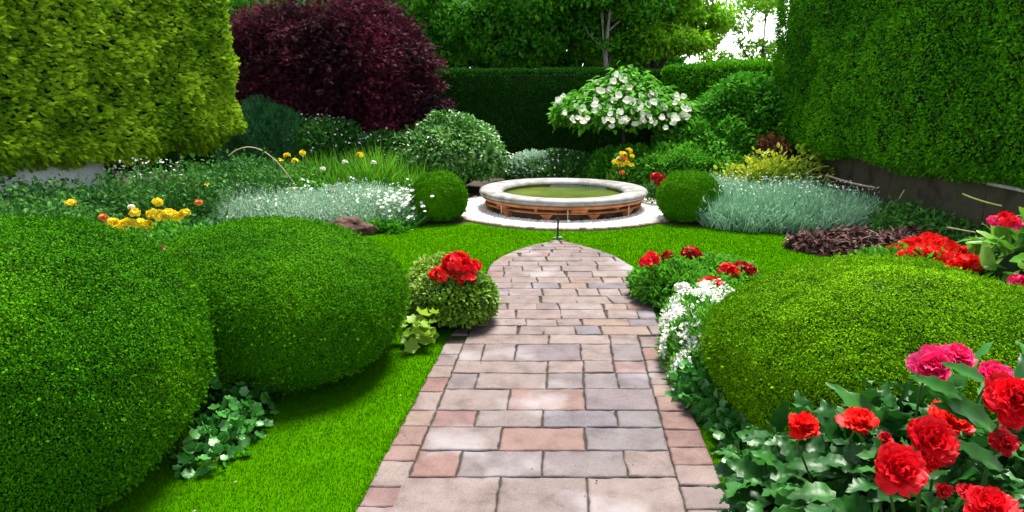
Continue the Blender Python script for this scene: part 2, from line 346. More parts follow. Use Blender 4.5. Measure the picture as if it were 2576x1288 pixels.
# ------------------------------------------------------------------ shape helpers
def lathe(mb, prof, c, seg=96, mi=0, a0=0, smooth=True, val=.5, wob=0):
    V = []; n = len(prof)
    for i in range(seg):
        a = a0 + 2 * pi * i / seg; k = 1 + wob * sin(3 * a + 1) + wob * .6 * sin(7 * a)
        for r_, z in prof: V.append([c[0] + r_ * k * cos(a), c[1] + r_ * k * sin(a), c[2] + z])
    Fc = [(i * n + j, ((i + 1) % seg) * n + j, ((i + 1) % seg) * n + j + 1, i * n + j + 1) for i in range(seg) for j in range(n - 1)]
    mb.add(V, Fc, val, mi, smooth)
def tube(mb, pts, rad, seg=8, mi=0, val=.5):
    pts = np.asarray(pts, float); n = len(pts); rad = np.broadcast_to(np.asarray(rad, float), (n,)); V = []
    for i in range(n):
        t = nrm(pts[min(i + 1, n - 1)] - pts[max(i - 1, 0)]); u = nrm(np.cross(t, [.13, .97, .21])); q = np.cross(t, u)
        for j in range(seg): a = 2 * pi * j / seg; V.append(pts[i] + rad[i] * (u * cos(a) + q * sin(a)))
    Fc = [(i * seg + j, i * seg + (j + 1) % seg, (i + 1) * seg + (j + 1) % seg, (i + 1) * seg + j) for i in range(n - 1) for j in range(seg)]
    mb.add(V, Fc, val, mi, True)
    for e in (0, n - 1):
        b = len(mb.v); ring = np.array(V[e * seg:(e + 1) * seg]); cc = ring.mean(0)
        VV = np.vstack([ring, cc]); mb.add(VV, [(j, (j + 1) % seg, seg) if e else ((j + 1) % seg, j, seg) for j in range(seg)], val, mi)
def curve_pts(a, b, sag, n=12):
    a = np.asarray(a, float); b = np.asarray(b, float); return [a + (b - a) * t + np.array([0, 0, 4 * sag * t * (1 - t)]) for t in np.linspace(0, 1, n)]
def box(mb, c, s, bev=.01, mi=0, rot=0, val=.5):
    c = np.asarray(c, float); h = np.asarray(s, float) / 2; V = []; Fc = []
    for z, k in ((-h[2], bev), (-h[2] + bev, 0), (h[2] - bev, 0), (h[2], bev)):
        for x, y in ((-1, -1), (1, -1), (1, 1), (-1, 1)): V.append([x * (h[0] - k), y * (h[1] - k), z])
    for l in range(3):
        for j in range(4): Fc.append((l * 4 + j, l * 4 + (j + 1) % 4, l * 4 + 4 + (j + 1) % 4, l * 4 + 4 + j))
    Fc += [(3, 2, 1, 0), (12, 13, 14, 15)]
    V = np.array(V); R = np.array([[cos(rot), -sin(rot), 0], [sin(rot), cos(rot), 0], [0, 0, 1]]); mb.add(V @ R.T + c, Fc, val, mi)

# ------------------------------------------------------------------ ground, lawn
mb = MB(); mb.add([[-300, -100, 0], [300, -100, 0], [300, 500, 0], [-300, 500, 0]], [(0, 1, 2, 3)]); tag(mb.build('ground', M['soil']), kind='structure')
FC = np.array([*Y(1416, 475, 9.5)[:2], 0.0]); FC[0] = (1416 - 1288) / 1800 * (9.5 * cos(PITCH) + 1.3 * sin(PITCH))   # fountain centre
GR = 1.47                                                                                   # gravel radius
lawn_poly = [(-3.4, 1.0), (-3.4, 3.4), (-2.6, 5.2), tuple(G(860, 620)[:2]), tuple(G(915, 592)[:2]), tuple(G(1000, 573)[:2]), tuple(G(1100, 566)[:2]), tuple(G(1200, 560)[:2]),
             tuple(G(1420, 540)[:2]), tuple(G(1640, 562)[:2]), tuple(G(1740, 570)[:2]), tuple(G(1830, 573)[:2]), tuple(G(1950, 588)[:2]), tuple(G(2040, 605)[:2]), tuple(G(2085, 625)[:2]), tuple(G(2090, 645)[:2]), (3.0, 5.2), (2.6, 2.6), (1.9, 1.0)]
mb = MB(); mb.add([[x, y, .006] for x, y in lawn_poly], [tuple(range(len(lawn_poly)))[::-1]]); lawn = tag(mb.build('lawn', M['turf']), kind='structure')
def inside(P, poly):
    x, y = P[:, 0], P[:, 1]; r = np.zeros(len(P), bool); n = len(poly)
    for i in range(n):
        x1, y1 = poly[i]; x2, y2 = poly[(i + 1) % n]
        with np.errstate(divide='ignore', invalid='ignore'): r ^= ((y1 > y) != (y2 > y)) & (x < (x2 - x1) * (y - y1) / (y2 - y1) + x1)
    return r

# ------------------------------------------------------------------ brick path
def cy(c): return (750 + c / 1.46) * .7892
def cx(c): return (1100 + c / 1.46) * .7892
def line(pa, pb):
    a, b = G(*pa), G(*pb)
    return lambda y: a[0] + (b[0] - a[0]) * (y - a[1]) / (b[1] - a[1])
OL = line((cx(60), cy(1288)), (cx(470), cy(510))); IL = line((cx(240), cy(1288)), (cx(556), cy(510)))
IR = line((cx(1580), cy(1288)), (cx(1352), cy(450))); OR = line((1798, 1184), (1690, 916))
Y_END = G(1403, 611)[1]; Y_ARCH = G(1400, 720)[1]
_aL = [(G(a, b)[1], G(a, b)[0]) for a, b in ((1218, 730), (1222, 700), (1232, 672), (1262, 650), (1300, 634), (1345, 621), (1402, 610))]
_aR = [(G(a, b)[1], G(a, b)[0]) for a, b in ((1628, 735), (1615, 705), (1590, 675), (1552, 652), (1505, 634), (1450, 619), (1404, 610))]
y870 = G(1120, 870)[1]
def left_edge(y):
    ys = [y870] + [a for a, _ in _aL]; xs = [OL(y870)] + [b for _, b in _aL]
    return OL(y) if y < y870 else float(np.interp(y, ys, xs))
def right_edge(y):
    yr = G(1690, 916)[1]; ys = [yr] + [a for a, _ in _aR]; xs = [OR(yr)] + [b for _, b in _aR]
    return OR(y) if y < yr else float(np.interp(y, ys, xs))
mb = MB(); ys = np.concatenate([np.linspace(1.2, Y_ARCH, 30), np.linspace(Y_ARCH, Y_END, 24)[1:]])
V = [[left_edge(y) , y, .016] for y in ys] + [[right_edge(y), y, .016] for y in ys]; n = len(ys)
mb.add(V, [(i, n + i, n + i + 1, i + 1) for i in range(n - 1)], .5, 1)
# skirt so the bed of the path is a real slab edge
mb.add([[left_edge(y), y, z] for y in ys for z in (.0, .016)], [(2 * i, 2 * i + 1, 2 * i + 3, 2 * i + 2) for i in range(n - 1)], .5, 1)
mb.add([[right_edge(y), y, z] for y in ys for z in (.0, .016)], [(2 * i, 2 * i + 2, 2 * i + 3, 2 * i + 1) for i in range(n - 1)], .5, 1)
TOP = .028
def brick(q, val, gap=.0045, j=.0028):
    """q: four corners (x,y) counter-clockwise; a slab with worn, slightly uneven edges"""
    q = np.array(q, float); c = q.mean(0); E = []
    for i in range(4):
        a, b = q[i], q[(i + 1) % 4]; Ln = np.linalg.norm(b - a); k = max(2, int(Ln / .04))
        for t in range(k): E.append(a + (b - a) * t / k)
    E = np.array(E); d = nrm(np.stack([c[0] - E[:, 0], c[1] - E[:, 1]], 1))
    inw = np.zeros_like(E); m = len(E)
    for i in range(m):
        p, nx = E[i - 1], E[(i + 1) % m]; t = nx - p; t = t / (np.linalg.norm(t) + 1e-9); inw[i] = (-t[1], t[0])
    if ((inw * d).sum() < 0): inw = -inw
    jit = rng.normal(0, j, m)[:, None]
    E0 = E + inw * (gap + jit); E1 = E0 + inw * .004; E2 = E0 + inw * .011; tz = TOP + rng.normal(0, .0016); tl = rng.normal(0, .006, 2)
    def lift(E_, z): return np.column_stack([E_, z + (E_ - c) @ tl])
    V = np.vstack([np.column_stack([E0, np.full(m, .012)]), lift(E0, tz - .007), lift(E1, tz - .0022), lift(E2, tz)])
    Fc = [(l * m + i, l * m + (i + 1) % m, (l + 1) * m + (i + 1) % m, (l + 1) * m + i) for l in range(3) for i in range(m)]
    o = mb.n; mb.add(V, Fc, val); mb.f.append((np.array([tuple(range(o + 3 * m, o + 4 * m))]), np.array([val]), 0, False))
PINK = (.04, .12, .2, .3, .33); GREY = (.6, .64, .7, .76); RED = (.45, .5, .53); TAN = (.85, .92, 1.0)
def pick(*w_): s = [PINK, GREY, RED, TAN][rng.choice(4, p=np.array(w_) / sum(w_))]; return float(rng.choice(s) + rng.normal(0, .012))
rows = [(1420, 1150, [60, 245, 715, 1128, 1575], 'PPPP'), (1150, 1025, [320, 530, 918, 1305, 1545], 'RGGP'), (1025, 915, [370, 722, 1117, 1510], 'PRG'),
        (915, 835, [415, 610, 920, 1265, 1480], 'RGGG'), (835, 735, [455, 760, 1115, 1445], 'PRG'), (735, 660, [490, 612, 938, 1110, 1268, 1435], 'GPGGG'),
        (660, 603, [520, 943, 1110, 1250, 1410], 'PPPR'), (603, 525, [545, 640, 792, 1095, 1240, 1385], 'PPGPG'), (525, 480, [570, 948, 1232, 1365], 'PTP')]
def midx(c, cyy, y): return G(cx(c), cy(cyy))[0] + .0714 * (y - G(cx(c), cy(cyy))[1])
PV = {'P': lambda: float(rng.choice(PINK)), 'G': lambda: float(rng.choice(GREY)), 'R': lambda: float(rng.choice(RED)), 'T': lambda: float(rng.choice(TAN))}
for (c0, c1, js, ks) in rows:
    y0, y1 = G(1400, cy(c0))[1], G(1400, cy(c1))[1]; cm = (c0 + c1) / 2 if c0 < 1300 else 1220
    js = js[-(len(ks) + 1):]
    for i in range(len(ks)):
        def X(k, y):
            if k == 0: return IL(y)
            if k == len(ks): return IR(y)
            return midx(js[k], cm, y)
        brick([(X(i, y0), y0), (X(i + 1, y0), y0), (X(i + 1, y1), y1), (X(i, y1), y1)], PV[ks[i]]() + rng.normal(0, .01))
# nearer than the frame
yb = G(1400, cy(1420))[1]
for r_ in range(5):
    y1, y0 = yb - .24 * r_, yb - .24 * (r_ + 1); k = 3 + r_ % 2
    for i in range(k):
        f0, f1 = i / k, (i + 1) / k; brick([(IL(y0) + (IR(y0) - IL(y0)) * f0, y0), (IL(y0) + (IR(y0) - IL(y0)) * f1, y0), (IL(y1) + (IR(y1) - IL(y1)) * f1, y1), (IL(y1) + (IR(y1) - IL(y1)) * f0, y1)], pick(5, 3, 1, 1))
# side borders
lb = [1420, 1288, 1195, 1075, 1003, 910, 835, 750, 683, 628, 573, 520]; rb = [1420, 1300, 1190, 1095, 1010, 928, 840, 770, 715, 655, 600, 540, 490]
lv = 'RRPRRTTRPPPP'; rv = 'PPPRRRRTPPRPP'
for lst, vs, eA, eB in ((lb, lv, OL, IL), (rb, rv, IR, OR)):
    yy = [yb - .9, yb - .6, yb - .3] + [G(1400, cy(c))[1] for c in lst]
    for i in range(len(yy) - 1): brick([(eA(yy[i]), yy[i]), (eB(yy[i]), yy[i]), (eB(yy[i + 1]), yy[i + 1]), (eA(yy[i + 1]), yy[i + 1])], PV[(vs + 'PPP')[max(0, i - 3)]]() + rng.normal(0, .015), .004)
# far rows
fy = [G(1400, cy(c))[1] for c in (480, 438, 405, 362, 332, 297, 262, 235, 208, 180, 155, 133, 112, 93, 78, 65, 54)] + [Y_END]
for r_ in range(len(fy) - 1):
    y0, y1 = fy[r_], fy[r_ + 1]; x = min(left_edge(y0), left_edge(y1)); xr = max(right_edge(y0), right_edge(y1)); x0 = x; x += rng.uniform(.1, .25); xs = [x0, x]
    while x < xr - .12: x += rng.choice([.17, .22, .27, .32]); xs.append(min(x, xr))
    if xs[-1] < xr: xs.append(xr)
    if len(xs) > 3 and xs[-1] - xs[-2] < .08: xs.pop(-2)
    for i in range(len(xs) - 1):
        a, b = xs[i], xs[i + 1]; sk = rng.normal(0, .012)
        L0, L1, R0, R1 = left_edge(y0), left_edge(y1), right_edge(y0), right_edge(y1)
        q = [(min(max(a, L0), R0), y0), (min(max(b, L0), R0), y0), (min(max(b + sk, L1), R1), y1), (min(max(a + sk, L1), R1), y1)]
        if abs(q[1][0] - q[0][0]) < .03 and abs(q[2][0] - q[3][0]) < .03: continue
        qq = [q[0]] + [p for p, p0 in zip(q[1:], q[:-1]) if abs(p[0] - p0[0]) + abs(p[1] - p0[1]) > .01]
        if len(qq) < 4: qq = [(x_ + .004 * k, y_) for k, (x_, y_) in enumerate(q)]
        brick(qq if len(qq) == 4 else q, pick(6, .8, .6, 3), .0042, .0025)
tag(mb.build('path', [M['brick'], M['joint']]), kind='structure')
mb = MB(); yy = rng.uniform(2.0, 7.2, 2600); sd = rng.random(2600) < .5
P = np.array([[(left_edge(y) if q else right_edge(y)) + rng.normal(0, .012) * (1 if rng.random() < .8 else 2), y, .006] for y, q in zip(yy, sd)]); k = len(P)
scatter(mb, T_blade(2, 1.0, .5), P, np.array([0, 0, .8]) + rng.normal(0, .6, (k, 3)) * [1, 1, .1], rnd(k), np.stack([np.full(k, .003), *[rng.uniform(.02, .045, k)] * 2], 1), rng.uniform(.2, .8, k))
P = np.array([[IL(y) if q else IR(y), y, .012] for y, q in zip(rng.uniform(2.1, 4.4, 500), rng.random(500) < .5)]); P = P[noise(P, 3.1) > .1] + rng.normal(0, .004, 3) * [1, 1, 0]; k = len(P)
scatter(mb, T_diamond(.7, .1), P, rnd(k) + [0, 0, .6], rnd(k), rng.uniform(.008, .02, k), rng.uniform(.1, .6, k))
tag(mb.build('edge_grass', M['lawn']), 'stray grass blades and moss along the brick edges and joints of the path', 'grass', kind='stuff')

# ------------------------------------------------------------------ grass
def edgefn(P):
    L = np.interp(P[:, 1], np.concatenate([[0.5, y870], [a for a, _ in _aL][0:]]), np.concatenate([[OL(.5), OL(y870)], [b for _, b in _aL]]))
    yr = G(1690, 916)[1]
    R = np.interp(P[:, 1], np.concatenate([[0.5, yr], [a for a, _ in _aR]]), np.concatenate([[OR(.5), OR(yr)], [b for _, b in _aR]]))
    return L, R
mb = MB(); n = 1300000
P = np.column_stack([rng.uniform(-2.3, 3.9, n), rng.uniform(1.9, 8.3, n), np.full(n, .004)])
P = P[(rng.random(n) < (2.2 / P[:, 1]) ** 1.6) & inside(P, lawn_poly)]
P = P[(P[:, 0] > -.35 * P[:, 1] - .95) & ((P[:, 0] < .9) | (P[:, 1] > 4.2))]
Le, Re = edgefn(P); e = rng.uniform(-.006, .012, len(P)); m = (P[:, 0] < Le + e) | (P[:, 0] > Re - e) | (P[:, 1] > Y_END + .02)
m &= np.hypot(P[:, 0] - FC[0], P[:, 1] - FC[1]) > GR + .06; P = P[m]; k = len(P); tu = noise(P, 3.0)
A = np.array([0, 0, 1.]) + rng.normal(0, .26, (k, 3)) * [1, 1, .1]; h = .016 * rng.uniform(.7, 1.1, k) * (1 + .06 * tu)
S = np.stack([.00095 * P[:, 1] * rng.uniform(.8, 1.2, k), h, h], 1)
scatter(mb, T_blade(2, 1.0, .35), P, A, rnd(k), S, np.clip(.5 + .16 * noise(P, 1.3) + rng.normal(0, .12, k), 0, 1))
tag(mb.build('grass', M['lawn']), 'short mown bright green lawn grass on both sides of the brick path', 'grass', kind='stuff')

# ------------------------------------------------------------------ clipped box bushes
def clipped(name, label, c, r, n, leaf, mat, sq=2.3, group=None, lump=(.02, 3), parts=None, zmin=.03, tuft=.25):
    mb = MB(); P, N = ell_pts(n, c, r, (.955, 1.0), sq, zmin, lump)
    keep = ((N * (np.array([0, 0, H]) - P)).sum(1) > -.1) | (rng.random(len(P)) < .45); P, N = P[keep], N[keep]   # thinner on the far side
    P = P + N * (noise(P, 24)[:, None] * .010)
    A = N * tuft + rnd(len(P)) * .8; sc_ = leaf * rng.uniform(.7, 1.25, len(P))
    big = noise(P, 2.2, 5)
    val = np.clip(.40 + .12 * big + rng.normal(0, .07, len(P)), 0, 1)
    scatter(mb, T_diamond(.52, .12), P - nrm(A) * leaf * .4, A, rnd(len(P)) * .6 + N * 1.6, sc_, val)
    # a few stray shoots beyond the clipping line
    k = max(20, n // 150); P2, N2 = ell_pts(k, c, r, (1.0, 1.015), sq, zmin, lump)
    scatter(mb, T_spray(3, .22, .8), P2, N2 + rnd(len(P2)) * .5, rnd(len(P2)), leaf * rng.uniform(1.0, 1.7, len(P2)), np.clip(rng.normal(.42, .12, len(P2)), 0, 1))
    ell_core(mb, c, r, .945, sq, 1, .0, lump)
    o = mb.build(name, [mat, M['core']], None, (c[0], c[1], 0)); return tag(o, label, 'bush', group)
clipped('boxwood_bush', 'huge clipped rounded box bush filling the lower left corner, nearest of the topiary', (-2.06, 2.74, .51), (.74, .70, .58), 330000, .0125, M['box'], 2.5, lump=(.036, 2.6))
clipped('boxwood_bush', 'wide clipped oval box bush between the corner bush and the red flowered mound', (-1.42, 4.02, .40), (.78, .76, .455), 330000, .0125, M['box'], 2.6, lump=(.022, 2.2))
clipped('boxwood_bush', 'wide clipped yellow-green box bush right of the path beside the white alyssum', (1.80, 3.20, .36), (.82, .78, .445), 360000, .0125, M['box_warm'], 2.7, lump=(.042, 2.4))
clipped('boxwood_bush', 'small clipped box ball left of the fountain beside white flowers', (-.89, 8.65, .29), (.345, .34, .31), 42000, .021, M['box'], 2.25, lump=(.014, 4))
clipped('boxwood_bush', 'small clipped box ball right of the fountain beside the lavender', (2.16, 8.65, .29), (.385, .37, .315), 48000, .021, M['box'], 2.25, lump=(.014, 4))

# ------------------------------------------------------------------ tall hedges
def hedge(name, label, p0, p1, thick, z0, z1, n, tmpl, L, mat, rad=.25, amp=.06, freq=1.6, out=.6, up=.25, side=1, core=.09, faces=('-y', '+x', '-x', '+z', '-z', '+y'), aniso=(0, 0, 0), stems=0, sl=(.7, 1.3)):
    """box hedge whose near face runs from p0 to p1"""
    p0 = np.array([*p0, 0.]); p1 = np.array([*p1, 0.]); Ln = np.linalg.norm(p1 - p0); ex = (p1 - p0) / Ln; ey = np.array([-ex[1], ex[0], 0]) * side
    half = np.array([Ln / 2, thick / 2, (z1 - z0) / 2]); c = (p0 + p1) / 2 + ey * thick / 2 + np.array([0, 0, (z0 + z1) / 2]); R = np.stack([ex, ey, [0, 0, 1]])
    P, N = box_pts(n, half, rad, faces); Pw = P @ R + c; Nw = N @ R
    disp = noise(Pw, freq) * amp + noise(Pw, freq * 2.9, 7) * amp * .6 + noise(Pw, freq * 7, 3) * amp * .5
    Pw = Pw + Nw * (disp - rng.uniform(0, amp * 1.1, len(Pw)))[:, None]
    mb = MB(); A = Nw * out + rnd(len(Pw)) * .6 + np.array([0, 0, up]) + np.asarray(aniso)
    val = np.clip(.45 + disp / amp * .16 + rng.normal(0, .17, len(Pw)), 0, 1)  # shade put into leaf colour: darker in hollows, lighter on bulges
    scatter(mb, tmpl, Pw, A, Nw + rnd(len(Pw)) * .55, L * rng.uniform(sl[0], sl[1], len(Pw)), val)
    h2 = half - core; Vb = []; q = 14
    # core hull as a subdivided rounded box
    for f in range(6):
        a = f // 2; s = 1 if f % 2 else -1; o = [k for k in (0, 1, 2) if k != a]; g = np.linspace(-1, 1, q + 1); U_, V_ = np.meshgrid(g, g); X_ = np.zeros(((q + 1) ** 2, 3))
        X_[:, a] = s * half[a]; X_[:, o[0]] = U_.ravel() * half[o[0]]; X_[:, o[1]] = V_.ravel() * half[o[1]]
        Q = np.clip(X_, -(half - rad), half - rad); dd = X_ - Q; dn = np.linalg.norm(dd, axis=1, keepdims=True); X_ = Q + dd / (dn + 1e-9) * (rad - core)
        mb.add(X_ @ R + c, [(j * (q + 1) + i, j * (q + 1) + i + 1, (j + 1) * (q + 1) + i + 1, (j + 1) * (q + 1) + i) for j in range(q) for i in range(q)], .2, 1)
    base = (c[0], c[1], 0)
    if not stems: return tag(mb.build(name, [mat, M['core']], None, base), label, 'hedge')
    root = empty(name, base, label, 'hedge'); mb.build('foliage', [mat, M['core']], root)
    for i in range(stems):
        t = (i + .5) / stems; b = p0 + (p1 - p0) * t + ey * thick * .5; m2 = MB(); tube(m2, [b + rng.normal(0, .02, 3) * [1, 1, 0], b + [.03, .02, z0 * .5], b + [0, .03, z0 + .25]], [.07, .055, .05]); m2.build('trunk', M['bark'], root)
    return root
hedge('conifer_hedge', 'tall golden green conifer hedge with feathery sprays rising over the low white wall', (-5.75, 4.6), (-3.76, 10.25), 1.3, .80, 3.5, 130000,
      T_spray(5, .15, .55), .066, M['gold'], .32, .10, 2.6, .7, -.05, 1, .18, aniso=(.2, .75, .0), stems=5, sl=(.6, 1.25))
hedge('clipped_hedge', 'tall dense clipped green hedge on the right above the dark wall', (4.20, 12.1), (4.38, 3.6), 1.2, .72, 3.7, 250000,
      T_oval(.48, .08, .2), .038, M['rthedge'], .22, .08, 1.1, .6, .1, 1, .17, aniso=(0, -.1, -.1), stems=6)
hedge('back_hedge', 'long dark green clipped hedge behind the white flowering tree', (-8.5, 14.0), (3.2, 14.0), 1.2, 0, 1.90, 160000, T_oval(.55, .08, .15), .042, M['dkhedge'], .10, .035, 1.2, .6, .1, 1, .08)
hedge('back_hedge', 'rising leafy hedge linking the dark hedge to the tall right one', (2.75, 13.8), (5.0, 11.9), 1.0, 0, 2.02, 52000, T_oval(.55, .08, .15), .045, M['rthedge'], .16, .07, 1.2, .6, .1, 1, .10)

# ------------------------------------------------------------------ walls
mb = MB(); a, b = np.array([-5.9, 4.4]), np.array([-4.55, 8.35]); dv = b - a; Ln = np.linalg.norm(dv); ang = math.atan2(dv[1], dv[0])
box(mb, (*((a + b) / 2 + np.array([-.35, .12])), .44), (Ln, .2, .88), .012, 0, ang); tag(mb.build('garden_wall', M['pale_wall']), 'low whitewashed garden wall under the golden conifer hedge', 'wall')
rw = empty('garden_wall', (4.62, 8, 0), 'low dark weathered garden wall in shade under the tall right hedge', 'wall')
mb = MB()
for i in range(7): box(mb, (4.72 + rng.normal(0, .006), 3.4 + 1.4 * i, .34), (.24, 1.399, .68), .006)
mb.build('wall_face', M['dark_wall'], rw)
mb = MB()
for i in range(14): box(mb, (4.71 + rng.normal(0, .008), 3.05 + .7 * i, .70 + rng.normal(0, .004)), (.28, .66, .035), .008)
mb.build('gap_light_stone', M['gap_light_stone'], rw)  # pale blocks standing in for light through the gap under the hedge

# ------------------------------------------------------------------ trees
def crown(mb, blobs, n, tmpl, L, out=.3, up=0.0, shell=(.35, 1.0), nz=.5, vsh=0, grav=-.15, drop=0.0):
    vol = np.array([r[0] * r[1] + r[1] * r[2] for _, r in blobs]); cnt = (n * vol / vol.sum()).astype(int)
    for (c, r), k in zip(blobs, cnt):
        P, N = ell_pts(k, c, r, shell, 2, .05); P = P + noise(P, 1.4)[:, None] * N * min(r) * .35
        m = noise(P, 2.1 / max(.3, min(r)), 3) > -.35 + drop; P, N = P[m], N[m]
        A = N * out + rnd(len(P)) * .7 + np.array([0, 0, grav]); NN = rnd(len(P)) * nz + N * .3 + np.array([0, 0, .9])
        scatter(mb, tmpl, P, A, NN, L * rng.uniform(.6, 1.3, len(P)), np.clip(.45 + vsh + .2 * noise(P, 1.5) + rng.normal(0, .2, len(P)), 0, 1))
def tree(name, label, base, h, tr, blobs, n, tmpl, L, mat, tmat=None, lean=(0, 0), cat='tree', group=None, **k):
    base = np.array([*base, 0.]); root = empty(name, base, label, cat, group); mb = MB()
    crown(mb, [(base + np.array(c), r) for c, r in blobs], n, tmpl, L, **k); mb.build('crown', mat, root)
    mb = MB(); top = base + np.array([lean[0], lean[1], h]); pts = [base + (top - base) * t + np.array([sin(t * 5) * .04, cos(t * 4) * .04 - .04, 0]) * h * .3 for t in np.linspace(0, 1, 8)]
    tube(mb, pts, tr * np.linspace(1.15, .5, 8), 9)
    for i, (c, r) in enumerate(blobs):
        s = pts[min(7, 4 + i % 3)]; e = base + np.array(c) + np.array([0, 0, r[2] * .3]); md = (s + e) / 2 + np.array([0, 0, -.08])
        tube(mb, [s, md, e], [tr * .45, tr * .3, tr * .12], 6)
        for q in range(4): tube(mb, [md, (md + e) / 2 + rnd(1)[0] * .1, e + rnd(1)[0] * np.array(r) * .6], [tr * .22, tr * .15, tr * .05], 5)
    mb.build('trunk', tmat or M['bark'], root); return root
def clumps(n, cr, rr, z0):
    out = []
    for i in range(n):
        d = rnd(1)[0]; out.append((tuple(np.array([0, 0, z0]) + d * np.array(cr) * rng.uniform(.45, .95)), tuple(np.array([1, 1, .65]) * rng.uniform(*rr))))
    return out
TO = T_oval(.55, .06, .15)
# purple maple: many feathery tiers
rng = np.random.default_rng(11)
bl = [((-.1, 0, 1.8), (1.1, .9, .8)), ((-.75, .1, 1.75), (.95, .8, .85)), ((-1.3, 0, 2.35), (.5, .5, .4)), ((1.0, -.1, 2.45), (.35, .4, .15)), ((.6, -.1, 2.0), (.85, .8, .6)), ((.2, 0, 2.45), (.9, .7, .45)), ((.9, -.3, 1.35), (.7, .5, .32)), ((-.3, -.5, 1.3), (1.3, .5, .45)),
      ((1.0, 0, 2.2), (.45, .5, .25)), ((-.75, -.2, 2.35), (.65, .5, .4)), ((1.1, -.2, 1.75), (.45, .4, .2)), ((.5, .1, 2.75), (.4, .4, .25)), ((.6, -.4, 1.05), (1.0, .4, .3)), ((1.5, -.3, 1.3), (.40, .3, .08)), ((1.3, -.2, 2.0), (.40, .3, .08)), ((1.45, -.2, 1.62), (.3, .25, .07)), ((-1.05, -.2, 1.4), (.4, .4, .3))]
tree('maple_tree', 'dark purple feathery leaved maple behind the left flower bed', (-2.88, 12.2), 1.7, .09, bl, 95000, T_spray(3, .13, .75), .085, M['purple'], out=.7, shell=(.5, 1.25), group=None, nz=.8)
mp = [o for o in bpy.data.objects if o.name == 'maple_tree'][0]; mb = MB(); m2 = MB()
for i in range(210):
    a = rng.uniform(0, 2 * pi); el = rng.uniform(-.5, 1.2); d = np.array([cos(a) * cos(el), sin(a) * cos(el), sin(el)])
    if d[1] > .5: continue
    p = np.array([-2.88, 12.2, 1.85]) + d * np.array([1.45, .95, 1.0]); q = p + nrm(d * [1, 1, .15] + rnd(1)[0] * .3) * rng.uniform(.2, .48) + [0, 0, -.03]
    tube(m2, [p - d * .3, p, q], [.004, .003, .0015], 4); k = 16; t = rng.random(k)[:, None]; Q = p + (q - p) * t + rng.normal(0, .025, (k, 3))
    scatter(mb, T_spray(3, .11, .7), Q, (q - p) / np.linalg.norm(q - p) + rnd(k) * .6, rnd(k) * .6 + [0, 0, .8], .085 * rng.uniform(.6, 1.2, k))
tag(mb.build('outer_foliage', M['purple'], mp)); tag(m2.build('twig', M['bark'], mp), kind='stuff')
# deep shade trees behind the hedge
def blobs_at(lst): return [((x, y, z), (r, r * .9, r * rz)) for x, y, z, r, rz in lst]
trees = [
 (-6.4, 17.5, 'broad dark green tree rising behind the purple maple at far left', M['tree'], [(0, 0, 3.6, 1.8, .8), (1.2, -.3, 2.6, 1.0, .7), (-1.2, 0, 2.6, 1.2, .8)], 20000),
 (-2.4, 17.0, 'dark green tree whose crown shows just above the purple maple', M['tree'], [(0, 0, 3.7, 1.5, .8), (.9, -.2, 2.7, 1.0, .7), (-1, 0, 2.8, 1.0, .7)], 20000),
 (.2, 16.4, 'shady dark green tree behind the hedge right of the purple maple', M['tree'], [(0, 0, 3.6, 1.5, .7), (-.9, -.3, 3.0, .9, .6), (.9, 0, 2.9, .9, .6), (0, -.5, 2.45, .9, .4)], 30000),
 (3.3, 17.2, 'light green spreading tree with a fine airy crown behind the white flowering tree', M['tree_backlit'], [(0, 0, 3.9, 1.4, .6), (.8, -.4, 3.1, .9, .45), (-1.0, -.5, 3.3, 1.1, .4), (.2, -.7, 2.6, 1.1, .35), (-.6, -.3, 2.6, .8, .4)], 46000),
]
for x, y, lab, mt, bb, n in trees: tree('shade_tree', lab, (x, y), 2.6, .13, blobs_at(bb), n, TO, .10, mt, group='trees behind the back hedge', shell=(.4, 1.05), nz=.9)
tree('shade_tree', 'dark green tree with a slender pale leaning trunk behind the hedge', (1.85, 15.9), 3.2, .055, blobs_at([(0, 0, 3.7, 1.1, .5), (-.6, .3, 3.2, .8, .5), (.8, .2, 3.3, .9, .45), (.4, .6, 2.5, 1.0, .4)]), 20000, TO, .09, M['tree'], M['palebark'], (.25, 0), group='trees behind the back hedge', nz=.9)
tree('shade_tree', 'sparse light green tree with sky showing through beside the tall right hedge', (5.9, 17.5), 2.6, .05, blobs_at([(0, 0, 3.7, 1.2, .6), (-.9, -.3, 2.9, .7, .5), (.1, 0, 2.45, .9, .3), (-1.1, 0, 2.3, .5, .3)]), 9000, TO, .085, M['tree_backlit'], group='trees behind the back hedge', drop=.3)
mb = MB()
P = np.column_stack([rng.uniform(-16, 4.9, 90000), rng.uniform(21, 25, 90000), rng.uniform(0, 1, 90000) ** .8]); hh = 5.2 + .9 * noise(P, .35); hh = np.where(P[:, 0] > 2.6, 2.9 + .5 * noise(P, .8), hh); P[:, 2] *= hh
scatter(mb, TO, P, rnd(len(P)), rnd(len(P)) + [0, -.4, .6], .2 * rng.uniform(.6, 1.3, len(P)), np.clip(.3 + .3 * noise(P, .6) + rng.normal(0, .15, len(P)), 0, 1))
tag(mb.build('woodland', M['tree']), 'dim far wood seen between the trees behind the hedge', 'woodland', kind='stuff')

